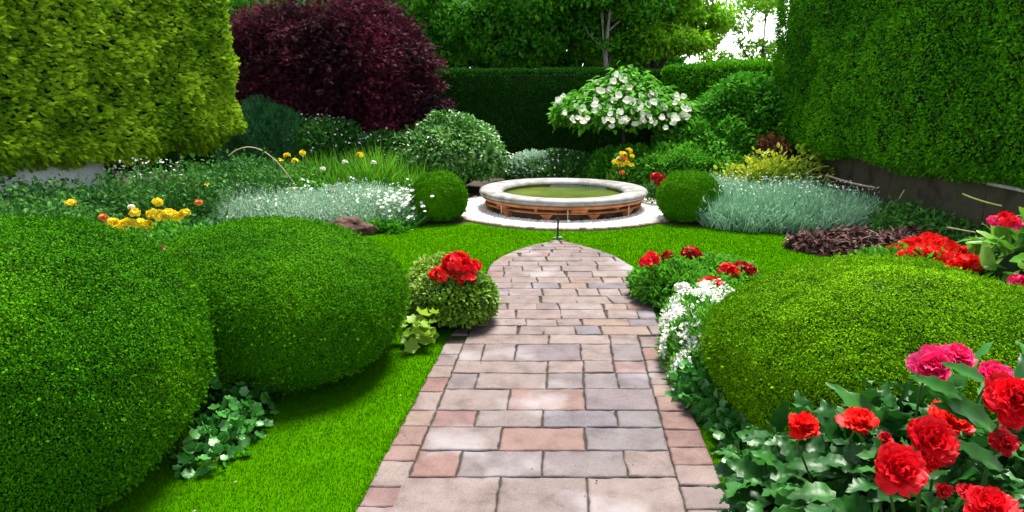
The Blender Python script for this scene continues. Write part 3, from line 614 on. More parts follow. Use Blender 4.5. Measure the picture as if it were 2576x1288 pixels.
# white flowering standard
rng = np.random.default_rng(21)
WT = np.array([1.86, 12.0, 0]); root = empty('flowering_tree', WT, 'small umbrella shaped tree covered in large white blossoms in front of the dark hedge', 'tree')
mb = MB(); tube(mb, [WT, WT + [.01, 0, .5], WT + [-.02, 0, 1.1], WT + [0, 0, 1.6]], [.035, .03, .026, .018], 8)
for a in np.linspace(0, 2 * pi, 9)[:-1]: tube(mb, [WT + [0, 0, 1.0], WT + [.45 * cos(a), .4 * sin(a), 1.22], WT + [.95 * cos(a), .75 * sin(a), 1.18]], [.018, .013, .005], 6)
mb.build('trunk', M['bark'], root)
cosv, sinv = np.cos, np.sin
mb = MB(); n = 4600; a = rng.uniform(0, 2 * pi, n); q = np.sqrt(rng.random(n)); top = 1.97 - .75 * q ** .85 + .06 * rng.normal(size=n); bot = 1.05 + .06 * rng.normal(size=n)
zz = np.maximum(bot, top - rng.exponential(.12, n)); P = WT + np.column_stack([1.16 * q * cosv(a), .9 * q * sinv(a), zz])
Nn = nrm(np.column_stack([cosv(a) * q, sinv(a) * q, np.full(n, .9)]))
scatter(mb, T_oval(.62, .08, .25), P, np.column_stack([cosv(a), sinv(a), -.2 + 0 * a]) + rnd(n) * .6, Nn + rnd(n) * .4, .12 * rng.uniform(.7, 1.3, n), np.clip(rng.normal(.5, .25, n), 0, 1)); mb.build('crown', M['fresh'], root)
px_ = [(1560, 205), (1578, 217), (1605, 240), (1612, 262), (1622, 280), (1538, 250), (1500, 262), (1468, 240), (1455, 272), (1478, 300), (1440, 290), (1405, 268), (1412, 288), (1490, 280), (1522, 295), (1545, 300), (1562, 282), (1575, 300), (1596, 278), (1638, 268),
       (1652, 262), (1672, 275), (1690, 268), (1708, 262), (1660, 292), (1700, 250), (1720, 285), (1725, 268), (1585, 262), (1530, 222), (1516, 268), (1452, 302), (1535, 312), (1565, 300), (1512, 238), (1488, 225), (1420, 250), (1640, 240), (1600, 310), (1655, 308), (1548, 272), (1625, 300), (1695, 300), (1560, 190)]
for (x, y) in px_:
    p = Y(x, y, 11.5); qq = max(0, (1.97 - p[2]) / .75) ** 2.3 - ((p[0] - 1.86) / 1.2) ** 2; p = Y(x, y, 11.88 - .84 * min(1.05, max(0, qq)) ** .5); mb = MB(); R_ = rng.uniform(.038, .064)
    for m_ in range(rng.integers(2, 5)):
        c = p + rng.normal(0, .05, 3) * [1, .4, 1]; k = 5; f = nrm(np.array([rng.normal(0, .5), -.8, .6])); t1 = nrm(np.cross(f, [0.1, 0, 1.])); t2 = np.cross(f, t1); aa = np.arange(k) * 2 * pi / k + rng.random()
        A = np.cos(aa)[:, None] * t1 + np.sin(aa)[:, None] * t2 + f * .25; scatter(mb, T_petal(1.0, .15, 3, .05), np.repeat(c[None], k, 0), A, np.repeat(f[None], k, 0), R_ * 1.1 * rng.uniform(.8, 1.2, k), None, 0, True)
    mb.build('blossom', M['cream'], root)

# ------------------------------------------------------------------ generic plants
rng = np.random.default_rng(31)
def leafy(mb, c, r, n, tmpl, L, out=.7, up=.3, shell=(.6, 1.02), core=True, lump=.06, zmin=.01, nup=.7, mi=0, vs=0, smooth=False, ck=.72, sq=2):
    P, N = ell_pts(n, c, r, shell, sq, zmin, (lump, 2.0 / max(.15, min(r[:2]))), lo=-.35 if c[2] < r[2] else -1)
    A = N * out + rnd(len(P)) * .55 + np.array([0, 0, up]); NN = N * .8 + rnd(len(P)) * .45 + np.array([0, 0, nup])
    scatter(mb, tmpl, P, A, NN, L * rng.uniform(.6, 1.25, len(P)), np.clip(.45 + vs + .15 * noise(P, 3) + rng.normal(0, .2, len(P)), 0, 1), mi, smooth)
    if core: ell_core(mb, c, r, ck, 2, 1, 0, nu=18, nv=10)
def upright(mb, c, r, n, h, wd, bend=.35, spread=.25, mi=0, seg=3, vs=0, ang=0, z=0.0, mound=.0):
    a = rng.uniform(0, 2 * pi, n); q = np.sqrt(rng.random(n)); x = r[0] * q * np.cos(a); y = r[1] * q * np.sin(a)
    P = np.column_stack([c[0] + x * cos(ang) - y * sin(ang), c[1] + x * sin(ang) + y * cos(ang), np.full(n, z) + mound * (1 - q * q)])
    A = np.array([0, 0, 1.]) + rng.normal(0, spread, (n, 3)) * [1, 1, 0]; A[:, 0] += .35 * q * np.cos(a); A[:, 1] += .35 * q * np.sin(a)
    hh = h * rng.uniform(.55, 1.1, n) * (1 - .35 * q ** 3) * (1 + .2 * noise(P, 2.5)); S = np.stack([np.full(n, wd), hh, hh], 1)
    scatter(mb, T_blade(seg, 1.0, bend), P, A, rnd(n), S, np.clip(.45 + vs + .2 * noise(P, 2.5) + rng.normal(0, .2, n), 0, 1), mi)
    return P, nrm(A), hh
def florets(mb, P, R, k=5, petal=None, up=.7, mi=0, jit=.5):
    """small open flowers of k petals at points P"""
    n = len(P); f = nrm(np.array([0, -.3, up]) + rnd(n) * jit); t1 = nrm(np.cross(f, rnd(n))); t2 = np.cross(f, t1); off = rng.random(n) * 6
    for j in range(k):
        a = off + 2 * pi * j / k; A = np.cos(a)[:, None] * t1 + np.sin(a)[:, None] * t2 + f * .2
        scatter(mb, petal or T_diamond(.85, .1), P, A, f, R * rng.uniform(.8, 1.2, n), None, mi)
def head(root, c, R, mat, name='flower_head', n=None, fl=None, flat=.75, label=None):
    c = np.asarray(c, float)
    """domed cluster of small flowers (geranium, verbena)"""
    mb = MB(); n = n or 26; d = rnd(n * 2); d = d[d[:, 2] > -.45][:n]; P = np.array(c) + d * R * np.array([1, 1, flat]) * rng.uniform(.7, 1.0, (len(d), 1))
    P = np.vstack([P, c[None]]); d = np.vstack([d, [[0, 0, 1]]]); m = len(P); f = nrm(d + rnd(m) * .3); t1 = nrm(np.cross(f, rnd(m))); t2 = np.cross(f, t1); fl = fl or R * .38
    for j in range(5):
        a = 2 * pi * j / 5; A = np.cos(a) * t1 + np.sin(a) * t2 + f * .25; scatter(mb, T_petal(1.0, .2, 2, .05), P, A, f, fl * rng.uniform(.8, 1.2, m), None, 0, True)
    o = mb.build(name, mat, root)
    if label: o['label'] = label
    return o
def plant(name, label, cat, base, group=None): return empty(name, (base[0], base[1], 0), label, cat, group)
CORE = M['core']
DI = T_diamond(.5, .1); OV = T_oval(.55, .08, .18); OVN = T_oval(.3, .06, .2)
# --- left bed, from the back
def shrub(name, label, cat, c, r, n, tmpl, L, mat, extra=None, group=None, **k):
    mb = MB(); leafy(mb, np.array(c, float), r, n, tmpl, L, **k)
    if extra: extra(mb)
    return tag(mb.build(name, [mat, CORE], None, (c[0], c[1], 0)), label, cat, group)
shrub('conifer_shrub', 'soft blue-green needled shrub tucked beside the golden hedge end', 'shrub', (-3.72, 11.0, .50), (.62, .5, .78), 12000, T_spray(2, .10, .5), .085, M['spruce'], out=.7, up=.9, shell=(.72, 1.1), ck=.8, lump=.10)
def flecked(name, label, cat, c, r, n, tmpl, L, mat, fm, fn, fR, **k):
    """leafy plant with a dusting of tiny flowers"""
    root = plant(name, label, cat, c); mb = MB(); leafy(mb, np.array(c, float), r, n, tmpl, L, **k); mb.build('foliage', [mat, CORE], root)
    mb = MB(); P, N = ell_pts(fn, c, r, (.97, 1.1), 2, .05, (.05, 3), lo=-.1); florets(mb, P, fR); tag(mb.build('florets', fm, root), kind='stuff'); return root
flecked('flowering_shrub', 'loose green shrub with pale pink flecks in front of the purple maple', 'shrub', (-2.95, 11.2, .55), (.75, .6, .60), 6500, OV, .075, M['weed'], M['paleleaf'], 260, .022, up=.5)
flecked('flowering_shrub', 'airy dark shrub with scattered white flowers between the maple and tall green blades', 'shrub', (-2.05, 11.3, .4), (.65, .5, .52), 5000, OV, .075, M['weed'], M['white'], 120, .02, up=.5)
flecked('variegated_shrub', 'rounded shrub with pale edged drooping leaves left behind the fountain', 'shrub', (-1.05, 11.3, .48), (.92, .75, .62), 12500, T_oval(.42, .06, .3), .095, M['varieg'], M['white'], 150, .026, vs=-.1, lump=.12, up=-.1, out=.7, shell=(.65, 1.04))
mb = MB(); upright(mb, (-2.25, 10.5), (1.15, .55), 4200, .78, .022, .3, .16); upright(mb, (-1.75, 10.1), (.7, .4), 1500, .5, .022, .35, .2)
root = plant('iris_clump', 'tall bright green upright blades behind the silver plants', 'plant', (-2.25, 10.4)); mb.build('blades', M['grassy'], root)
for (x, y) in ((742, 405), (722, 392), (762, 385), (735, 440), (705, 405), (758, 440), (905, 390)): head(root, Y(x, y, 9.95), .035, M['yellow'], 'flower_head', 8, .03)
for (x, y) in ((868, 408), (812, 425), (940, 410)): head(root, Y(x, y, 9.95), .03, M['white'], 'flower_head', 8, .025)
# silver bed
root = plant('silver_plant', 'wide drift of silvery grey plants dotted with tiny white flowers left of the fountain', 'plant', (-2.75, 8.8)); mb = MB()
for c, r in (((-3.1, 8.55), (1.15, .75)), ((-2.0, 8.8), (.95, .75)), ((-1.6, 8.5), (.42, .55))):
    P, A, h = upright(mb, c, r, int(5500 * r[0] * r[1]), .32, .011, .35, .4, 0, 2, mound=.16)
    k = int(9000 * r[0] * r[1]); idx = rng.integers(0, len(P), k); Q = P[idx] + A[idx] * (h[idx] * rng.uniform(.3, 1, k))[:, None]; scatter(mb, OVN, Q, A[idx] + rnd(k), rnd(k) + [0, 0, .5], .035 * rng.uniform(.7, 1.3, k))
mb.build('foliage', M['silver'], root)
mb = MB(); n = 1500; P = np.column_stack([rng.uniform(-4.2, -1.2, n), rng.uniform(8.1, 9.5, n), np.zeros(n)]); pr = np.where(P[:, 0] > -2.0, .6, .22); P = P[rng.random(n) < pr * (.5 + noise(P, 2.2))]; P[:, 2] = .28 + .1 * rng.random(len(P)) + .06 * (P[:, 1] - 8.5)
florets(mb, P, .018); tag(mb.build('florets', M['white'], root), kind='stuff')
mb = MB(); P = np.column_stack([rng.normal(-1.33, .16, 170), rng.normal(8.35, .2, 170), rng.uniform(.1, .42, 170)]); florets(mb, P, .024)
root = plant('white_flowering_plant', 'clump of bright white little flowers against the left box ball', 'plant', (-1.35, 8.4)); tag(mb.build('florets', M['white'], root), kind='stuff'); m2 = MB(); upright(m2, (-1.38, 8.35), (.33, .3), 900, .34, .012, .4, .4); m2.build('foliage', M['weed'], root)
shrub('edging_plant', 'low leafy edging plants at the lawn edge beside the left box ball', 'plant', (-1.55, 7.95, .0), (.42, .16, .14), 1300, OV, .05, M['mid'], core=False, shell=(.3, 1.05))
# yellow leaved patch and orange edging by the silver drift
root = plant('yellow_flowering_plant', 'small patch of yellow flowers at the left end of the silver drift', 'plant', (-4.0, 8.6)); mb = MB(); leafy(mb, np.array([-4.02, 8.6, .18]), (.34, .25, .28), 900, OV, .06, core=False); mb.build('foliage', M['lime'], root)
for (x, y) in ((455, 465), (470, 458), (485, 470), (500, 474), (515, 468), (462, 478), (490, 486), (508, 484), (478, 462), (520, 478)): head(root, Y(x, y, 8.35), .045, M['yellow'], 'flower_head', 9, .04)
mb = MB(); box(mb, Y(570, 470, 9.0) + [0, 0, -.02], (.38, .08, .07), .015, 0, .25); tag(mb.build('clay_edging', M['terra']), 'short orange clay edging strip between yellow flowers and silver plants', 'edging')
# dark weedy perennials under the golden hedge
def weeds(label, c, r, h, n, mats=('weed',), name='perennial_clump'):
    root = plant(name, label, 'plant', c); mb = MB(); n = int(n * 1.8); P, A, hh = upright(mb, c[:2], r, n, h * 1.05, .011, .4, .28, 0, 3)
    k = n * 5; idx = rng.integers(0, n, k); t = rng.uniform(.2, 1, k); Q = P[idx] + A[idx] * (hh[idx] * t)[:, None]
    scatter(mb, OV, Q, A[idx] * .4 + rnd(k), rnd(k) + [0, 0, .6], .05 * rng.uniform(.5, 1.4, k)); mb.build('foliage', M[mats[0]], root); return root
weeds('feathery green weeds in front of the white wall at the left edge', (-4.3, 6.4), (.65, .6), .56, 1700)
weeds('tall green weeds hiding the left end of the white wall', (-4.75, 7.2), (.45, .5), .72, 1000)
weeds('dense dark green perennials in front of the low white wall', (-4.0, 7.8), (.55, .5), .78, 1000)
weeds('dark leafy perennials in deep shade under the middle of the golden hedge', (-3.6, 8.9), (.6, .5), .78, 1100)
r_ = weeds('dark green perennials with arching stems by the blue-green conifer', (-3.45, 10.0), (.65, .5), .62, 1100)
weeds('short green perennials between the yellow flowers and the dark perennials', (-3.55, 7.0), (.75, .5), .34, 900)
weeds('low grey green plants just behind the wide oval box bush', (-2.7, 6.9), (.7, .4), .26, 800, ('silver',))
weeds('mid green perennials with yellow green tips left of the tall blades', (-3.1, 9.8), (.4, .35), .50, 700, ('fresh',))
mb = MB(); P = np.column_stack([rng.uniform(-4.7, -3.8, 200), rng.uniform(8.1, 8.5, 200), rng.uniform(.55, .8, 200)]); florets(mb, P[noise(P, 4) > .1], .016)
root = plant('white_daisy_plant', 'scattered small white blooms in front of the white wall', 'plant', (-4.25, 8.3)); tag(mb.build('florets', M['white'], root), kind='stuff'); m2 = MB(); upright(m2, (-4.25, 8.3), (.45, .2), 300, .8, .01, .3, .2); m2.build('foliage', M['weed'], root)
mb = MB(); tube(mb, curve_pts(Y(575, 392, 9.0), Y(735, 455, 9.0), .24, 14), .007, 6); tag(mb.build('arching_stem', M['cane']), 'thin pale stem arching over the dark bed beside the golden hedge', 'stem')
# yellow marigolds between the two left bushes
root = plant('marigold_plant', 'yellow and orange flowers peeping over between the two big left box bushes', 'plant', (-3.0, 6.1)); mb = MB()
upright(mb, (-3.05, 6.15), (.55, .22), 420, .42, .012, .3, .2); leafy(mb, np.array([-3.0, 6.15, .2]), (.55, .22, .22), 900, OV, .05, core=False); mb.build('foliage', M['fresh'], root)
for i, (x, y, R, c) in enumerate(((260, 547, .035, 'orange'), (285, 562, .05, 'yellow'), (300, 575, .05, 'yellow'), (318, 560, .045, 'yellow'), (338, 535, .045, 'yellow'), (330, 522, .03, 'white'), (350, 562, .05, 'yellow'), (395, 509, .042, 'yellow'), (385, 540, .055, 'yellow'),
        (405, 545, .055, 'yellow'), (425, 538, .055, 'yellow'), (445, 545, .05, 'yellow'), (465, 536, .04, 'yellow'), (370, 565, .045, 'yellow'), (270, 570, .035, 'orange'), (500, 510, .03, 'orange'), (178, 512, .04, 'yellow'))):
    head(root, Y(x, y, 5.95), R * .78, M[c], 'flower_head', 14, R * .6, label={'orange': 'orange flower', 'white': 'white flower'}.get(c))
def rock(label, p, s, seed, g=None):
    V, Fc = T_ICO; me = MB(); import bmesh
    bm = bmesh.new(); bmesh.ops.create_icosphere(bm, subdivisions=4, radius=1); V = np.array([v.co[:] for v in bm.verts]); Fc = [tuple(v.index for v in f.verts) for f in bm.faces]; bm.free()
    V = V * (1 + .28 * noise(V, 1.3, seed)[:, None] + .12 * noise(V, 4, seed)[:, None]) * np.array(s); me.add(V + np.array(p), Fc, .5, 0, True)
    return tag(me.build('rock', M['rock'], None, (p[0], p[1], 0)), label, 'rock', g)
rock('upright brown rock lump behind the oval box bush at the lawn corner', G(845, 548) * [1, 1, 0] + [0, 0, .12], (.15, .1, .22), 3)
rock('long flat dark brown rock lying beside the silver plants', G(868, 560) * [1, 1, 0] + [0, 0, .07], (.34, .17, .17), 5)
rock('dark brown rock touching the edge of the back left lawn', G(885, 590) * [1, 1, 0] + [0, 0, .05], (.28, .14, .13), 8)

# --- right bed
rng = np.random.default_rng(41)
root = plant('lavender_bed', 'wide clump of grey-green lavender blades right of the right box ball', 'plant', (3.35, 8.7)); mb = MB()
for c, r, h in (((3.3, 8.75), (1.05, .95), .44), ((2.85, 8.35), (.6, .5), .40), ((3.75, 8.3), (.5, .45), .42), ((2.75, 9.3), (.6, .5), .42)):
    P, A, hh = upright(mb, c, r, int(7500 * r[0] * r[1]), h, .013, .3, .3, 0, 3, mound=.06)
    k = int(5500 * r[0] * r[1]); idx = rng.integers(0, len(P), k); Q = P[idx] + A[idx] * (hh[idx] * rng.uniform(.4, 1.05, k))[:, None]; scatter(mb, OVN, Q, A[idx] + rnd(k) * .5, rnd(k), .04 * rng.uniform(.7, 1.3, k))
mb.build('foliage', M['teal'], root)
mb = MB(); P = np.column_stack([rng.uniform(2.4, 4.1, 240), rng.uniform(8.0, 9.5, 240), rng.uniform(.40, .52, 240)]); florets(mb, P, .012); tag(mb.build('florets', M['paleleaf'], root), kind='stuff')
shrub('shrub', 'big leafy green shrub against the foot of the tall right hedge', 'shrub', (3.95, 12.0, .85), (.95, .8, .95), 15000, OV, .085, M['mid'], out=.8, up=.0, lump=.16)
shrub('shrub', 'layered green shrub between the white flowering tree and the tall hedge', 'shrub', (3.2, 11.6, .55), (.9, .7, .62), 11000, OV, .08, M['mid'], out=.9, up=-.1, vs=.05, lump=.16)
shrub('shrub', 'low mound of fresh green leaves right behind the fountain', 'shrub', (2.75, 11.0, .28), (.95, .65, .45), 11000, OV, .065, M['fresh'], up=.2, lump=.13)
shrub('shrub', 'dark leafy shrub behind the yellow flower spray', 'shrub', (1.9, 11.6, .25), (.7, .5, .38), 6500, OV, .07, M['mid'])
flecked('ground_cover', 'low dark green leaves with pale flecks along the foot of the dark hedge', 'plant', (.75, 12.2, .22), (1.1, .8, .30), 9000, OV, .07, M['weed'], M['paleleaf'], 260, .02)
shrub('ground_cover', 'grey leaved low plant between the variegated shrub and the dark ground cover', 'plant', (.35, 11.9, .22), (.42, .4, .34), 3000, OV, .06, M['silver'])
root = plant('yellow_rose', 'slender plant with yellow and orange blooms right behind the fountain', 'plant', (1.63, 10.7)); mb = MB()
for (x, y) in ((1565, 400), (1585, 385), (1545, 410)): tube(mb, curve_pts((1.63, 10.7, 0), Y(x, y, 10.6), 0.0, 6), .008, 5)
mb.build('stem', M['stem'], root); mb = MB(); leafy(mb, np.array([1.66, 10.75, .3]), (.2, .15, .3), 500, OV, .06, core=False); mb.build('foliage', M['fresh'], root)
for (x, y, c, R) in ((1568, 388, 'yellow', .045), (1582, 380, 'yellow', .04), (1590, 393, 'yellow', .03), (1572, 400, 'orange', .04), (1548, 408, 'yellow', .04), (1562, 414, 'yellow', .04), (1577, 411, 'yellow', .035), (1589, 415, 'yellow', .03), (1565, 434, 'orange', .035), (1557, 398, 'white', .025)):
    head(root, Y(x, y, 10.45), R, M[c], 'blossom', 10, R * .75)
root = plant('dark_red_flower_plant', 'dark red flower clump between the fountain and right box ball', 'plant', (2.0, 9.9)); mb = MB(); leafy(mb, np.array([2.05, 9.95, .12]), (.3, .22, .22), 700, OV, .05, core=False); mb.build('foliage', M['weed'], root)
for (x, y, R) in ((1650, 447, .07), (1668, 452, .07), (1685, 450, .06), (1660, 460, .06), (1700, 453, .05)): head(root, Y(x, y, 9.75), R, M['darkred'], 'flower_head', 14, R * .6)
root = plant('yellow_leaved_shrub', 'yellow leaved shrub behind the lavender near the dark wall', 'shrub', (3.85, 10.2)); mb = MB(); leafy(mb, np.array([3.75, 10.2, .30]), (.70, .38, .32), 1500, OV, .075, .9, .1, (.5, 1.2), core=False, vs=.15, lump=.16); leafy(mb, np.array([3.75, 10.2, .2]), (.65, .35, .28), 900, OV, .06, core=False, vs=-.1); mb.build('foliage', M['yellowleaf'], root)
m2 = MB(); upright(m2, (3.3, 10.3), (.55, .4), 1500, .55, .014, .35, .3); tag(m2.build('grass_tuft', M['grassy'], None, (3.3, 10.3, 0)), 'fine green grass tuft between fresh green shrub and yellow leaved shrub', 'grass tuft')
shrub('copper_shrub', 'small coppery brown leaved plant at the far end of the dark wall', 'shrub', (3.98, 11.1, .62), (.28, .25, .26), 700, OV, .07, M['copper'])
weeds('dim green weeds growing against the shaded dark wall', (4.25, 7.2), (.28, .8), .40, 700)
weeds('dark weeds at the foot of the wall behind the dead leaf heap', (4.2, 6.0), (.25, .6), .35, 450)
root = plant('leaf_heap', 'heap of dark purplish dead leaves and stalks at the lawn edge', 'heap', (3.5, 7.0)); mb = MB(); 
for c, r in (((3.35, 6.95, .02), (.42, .26, .17)), ((3.85, 6.85, .02), (.42, .28, .20)), ((3.05, 7.05, 0), (.25, .2, .10))): leafy(mb, np.array(c), r, int(3600 * r[0]), T_bigleaf(4, .5, .5, .2, .2), .085, .4, .1, (.55, 1.1), nup=.3)
mb.build('dead_leaves', [M['mulchmat'], M['core_purple']], root); mb = MB()
for i in range(26): p = np.array([rng.uniform(2.95, 4.1), rng.uniform(6.75, 7.1), rng.uniform(.1, .2)]); d = rnd(1)[0] * [.16, .1, .05]; tube(mb, [p - d, p + [0, 0, .02], p + d], .004, 5)
mb.build('stalks', M['cane'], root)['kind'] = 'stuff'
root = plant('red_flowering_plant', 'spreading carpet of bright red flowers behind the big right box bush', 'plant', (3.35, 5.6)); mb = MB()
for c in ((3.15, 5.85, .08), (3.45, 5.6, .1), (3.65, 5.4, .1)): leafy(mb, np.array(c), (.34, .26, .2), 650, OV, .06, core=True)
mb.build('foliage', [M['fresh'], CORE], root)
for (x, y, R, yy) in ((2255, 628, .06, 6.0), (2285, 622, .07, 6.0), (2310, 615, .07, 6.0), (2335, 605, .07, 6.0), (2350, 620, .08, 5.8), (2325, 635, .08, 5.7), (2295, 640, .06, 5.7), (2375, 625, .08, 5.7), (2350, 645, .08, 5.6), (2400, 638, .075, 5.6), (2380, 655, .08, 5.5), (2415, 655, .07, 5.5), (2440, 660, .075, 5.3),
                  (2455, 668, .06, 5.3), (2405, 670, .06, 5.3), (2430, 640, .06, 5.5), (2275, 645, .05, 5.7)): head(root, Y(x, y, yy), R, M['scarlet'], 'flower_head', 20, R * .62)
BL = T_bigleaf(7, .5, .45, .12, .04, .02)
root = plant('broad_leaf_plant', 'pale green broad leaved plant with a few red blooms at the right edge', 'plant', (3.5, 5.0)); mb = MB()
for c, r, k in (((3.82, 5.1, .24), (.36, .35, .34), 95), ((4.05, 4.95, .32), (.36, .4, .36), 95)): leafy(mb, np.array(c), r, k, BL, .20, .8, .25, (.75, 1.05), core=True, lump=.02, smooth=True, ck=.6)
mb.build('foliage', [M['broad'], CORE], root)
for (x, y, R, c) in ((2500, 556, .035, 'pinkred'), (2530, 552, .05, 'red'), (2545, 562, .045, 'pinkred'), (2562, 708, .05, 'pinkred')): head(root, Y(x, y, 4.75), R, M[c], 'flower_head', 14, R * .7)
def cane(label, a, b, sag, m='cane', r=.009): mb = MB(); tube(mb, curve_pts(a, b, sag, 10), r, 6); tag(mb.build('cane', M[m]), label, 'cane')
cane('pale bent cane leaning on the dark wall beyond the lavender', D(2080, 441, 9.6), D(2200, 472, 8.55), -.015, r=.014)
cane('thin yellow-green cane sprouting from the yellow leaved shrub', D(2025, 438, 9.8), D(2084, 418, 9.7), .03, 'cane_green', .007)
cane('long yellow-green cane across the dark wall at the right edge', D(2422, 488, 6.5), D(2520, 518, 6.1), -.01, 'cane_green', .008)
cane('short pale stick lying behind the red flower carpet', D(2383, 572, 6.5), D(2455, 585, 6.2), 0, r=.007)
cane('short upright green cane by the weeds on the dark wall', D(2275, 478, 7.6), D(2262, 500, 7.6), .0, 'cane_green', .006)

# ------------------------------------------------------------------ foreground planting
rng = np.random.default_rng(51)
root = plant('geranium_plant', 'round lime green leafed mound with one big red flower cluster left of the path', 'plant', (-.40, 4.66)); mb = MB()
leafy(mb, np.array([-.40, 4.68, .17]), (.29, .27, .24), 6500, T_oval(.55, .08, .3), .036, .7, .25, (.78, 1.05), lump=.02, ck=.8); leafy(mb, np.array([-.5, 4.9, .2]), (.26, .24, .24), 2600, T_oval(.55, .08, .3), .036, .7, .3, (.7, 1.05), lump=.02, vs=.1)
mb.build('foliage', [M['lime'], CORE], root)
for (x, y, R) in ((1150, 662, .085), (1185, 672, .06), (1108, 692, .065), (1150, 690, .07), (1135, 655, .05), (1172, 700, .055), (1160, 715, .035)): head(root, Y(x, y, 4.52 + .1 * rng.random()), R, M['red' if rng.random() < .6 else 'scarlet'], 'flower_head', 34, R * .42, .7)
root = plant('hosta_plant', 'few large lime lobed leaves at the foot of the red flowered mound', 'plant', (-.62, 4.25)); mb = MB()
n = 26; P = np.column_stack([rng.uniform(-.72, -.48, n), rng.uniform(4.15, 4.4, n), rng.uniform(.05, .22, n)]); scatter(mb, T_lobed(5, .3, .15, .1), P, rnd(n) * .7 + [0, -.8, -.2], rnd(n) * .4 + [0, -.5, .9], .115 * rng.uniform(.7, 1.2, n), rng.uniform(.45, .9, n), 0, True)
mb.build('leaves', M['lime'], root)
# right red mound
root = plant('geranium_plant', 'leafy mound with several separate dark red flower heads right of the path', 'plant', (1.40, 5.3)); mb = MB()
for c, r, k in (((1.22, 5.25, .12), (.30, .32, .19), 4200), ((1.55, 5.35, .12), (.36, .34, .20), 4600), ((1.40, 5.0, .10), (.28, .26, .17), 3200)): leafy(mb, np.array(c), r, k, OV, .045, .7, .3, (.7, 1.05), lump=.03, vs=.05)
mb.build('foliage', [M['fresh'], CORE], root)
for (x, y, R, yy, c) in ((1625, 662, .05, 5.2, 'red'), (1638, 652, .055, 5.25, 'red'), (1680, 645, .045, 5.4, 'darkred'), (1673, 655, .03, 5.4, 'darkred'), (1738, 640, .07, 5.5, 'darkred'), (1755, 643, .04, 5.5, 'darkred'), (1792, 650, .045, 5.6, 'darkred'),
                          (1828, 680, .06, 5.2, 'red'), (1842, 690, .05, 5.2, 'red'), (1812, 685, .03, 5.2, 'darkred'), (1865, 672, .05, 5.3, 'darkred'), (1885, 680, .05, 5.3, 'darkred'), (1788, 720, .075, 4.85, 'red')): head(root, Y(x, y, yy - .12), R, M[c], 'flower_head', 30, R * .45, .8)
head(root, Y(1714, 722, 4.85), .05, M['white'], 'flower_head', 22, .022, .5, label='white flower cluster')
# alyssum
root = plant('alyssum_plant', 'spilling mass of tiny white flowers between the path and the yellow-green box bush', 'plant', (1.15, 4.2)); mb = MB(); m2 = MB()
for c, r, k in (((1.17, 4.28, .12), (.22, .32, .22), 1700), ((1.03, 3.90, .10), (.16, .22, .20), 1300), ((.97, 3.64, .05), (.11, .13, .14), 500), ((1.32, 4.55, .12), (.2, .22, .22), 800), ((1.10, 3.95, .14), (.15, .28, .20), 800)):
    c = np.array(c); leafy(mb, c, r, k, OVN, .04, .7, .5, (.6, 1.0), core=False, lump=.03)
    P, N = ell_pts(int(k * 1.1), c, r, (.98, 1.12), 2, .03, (.03, 7), lo=-.1); P = P[noise(P, 11) > -.25]; florets(m2, P, .0125, jit=.6)
mb.build('foliage', M['fresh'], root); tag(m2.build('florets', M['white'], root), kind='stuff')
# greenery at the foot of the right bush, along the path
root = plant('primrose_plant', 'low leafy plants spilling on the path edge at the foot of the right box bush', 'plant', (1.0, 3.3)); mb = MB()
for c, r, k, L in (((.99, 3.45, .05), (.13, .16, .15), 200, .07), ((1.02, 3.32, .04), (.13, .22, .15), 260, .07), ((1.05, 2.98, .03), (.12, .22, .13), 300, .06), ((1.03, 2.72, .02), (.10, .15, .10), 160, .055)): leafy(mb, np.array(c), r, k, T_lobed(3, .15, .12, .06), L, .5, .2, (.6, 1.05), core=False, lump=.02, smooth=True)
mb.build('leaves', M['ivy'], root)
mb = MB(); n = 1500; P = np.column_stack([rng.uniform(.98, 1.16, n), rng.uniform(3.3, 4.0, n), rng.uniform(.05, .42, n)]); scatter(mb, OVN, P, rnd(n) * .6 + [-.2, -.2, .8], rnd(n), .04 * rng.uniform(.6, 1.3, n)); tag(mb.build('herb_tuft', M['fresh'], None, (1.05, 3.6, 0)), 'fine pale green herb growing between the white alyssum and the right box bush', 'herb')
# ivy
def ivy(label, lst, mat='ivy'):
    root = plant('ivy_plant', label, 'ivy', lst[0][0]); mb = MB()
    for c, r, k, L in lst: leafy(mb, np.array(c), r, k, T_lobed(5, .22, .10), L, .45, .1, (.5, 1.06), core=False, lump=.02, nup=.9, smooth=True)
    mb.build('leaves', M[mat], root)
    mb = MB()
    for c, r, k, L in lst:
        for _ in range(9): e = np.array(c) + rnd(1)[0] * r; e[2] = abs(e[2]); tube(mb, [np.array(c) * [1, 1, 0], (np.array(c) + e) / 2 + [0, 0, .03], e], .0025, 5)
    mb.build('stem', M['stem'], root)
ivy('trailing ivy filling the gap between the two big left box bushes', [((-1.50, 3.48, .12), (.20, .24, .28), 290, .058), ((-1.34, 3.32, .04), (.15, .18, .12), 150, .05)])
ivy('small ivy patch creeping out from under the corner box bush onto the lawn', [((-1.33, 2.86, .03), (.13, .16, .09), 150, .05), ((-1.32, 3.08, .04), (.14, .14, .12), 130, .055)])

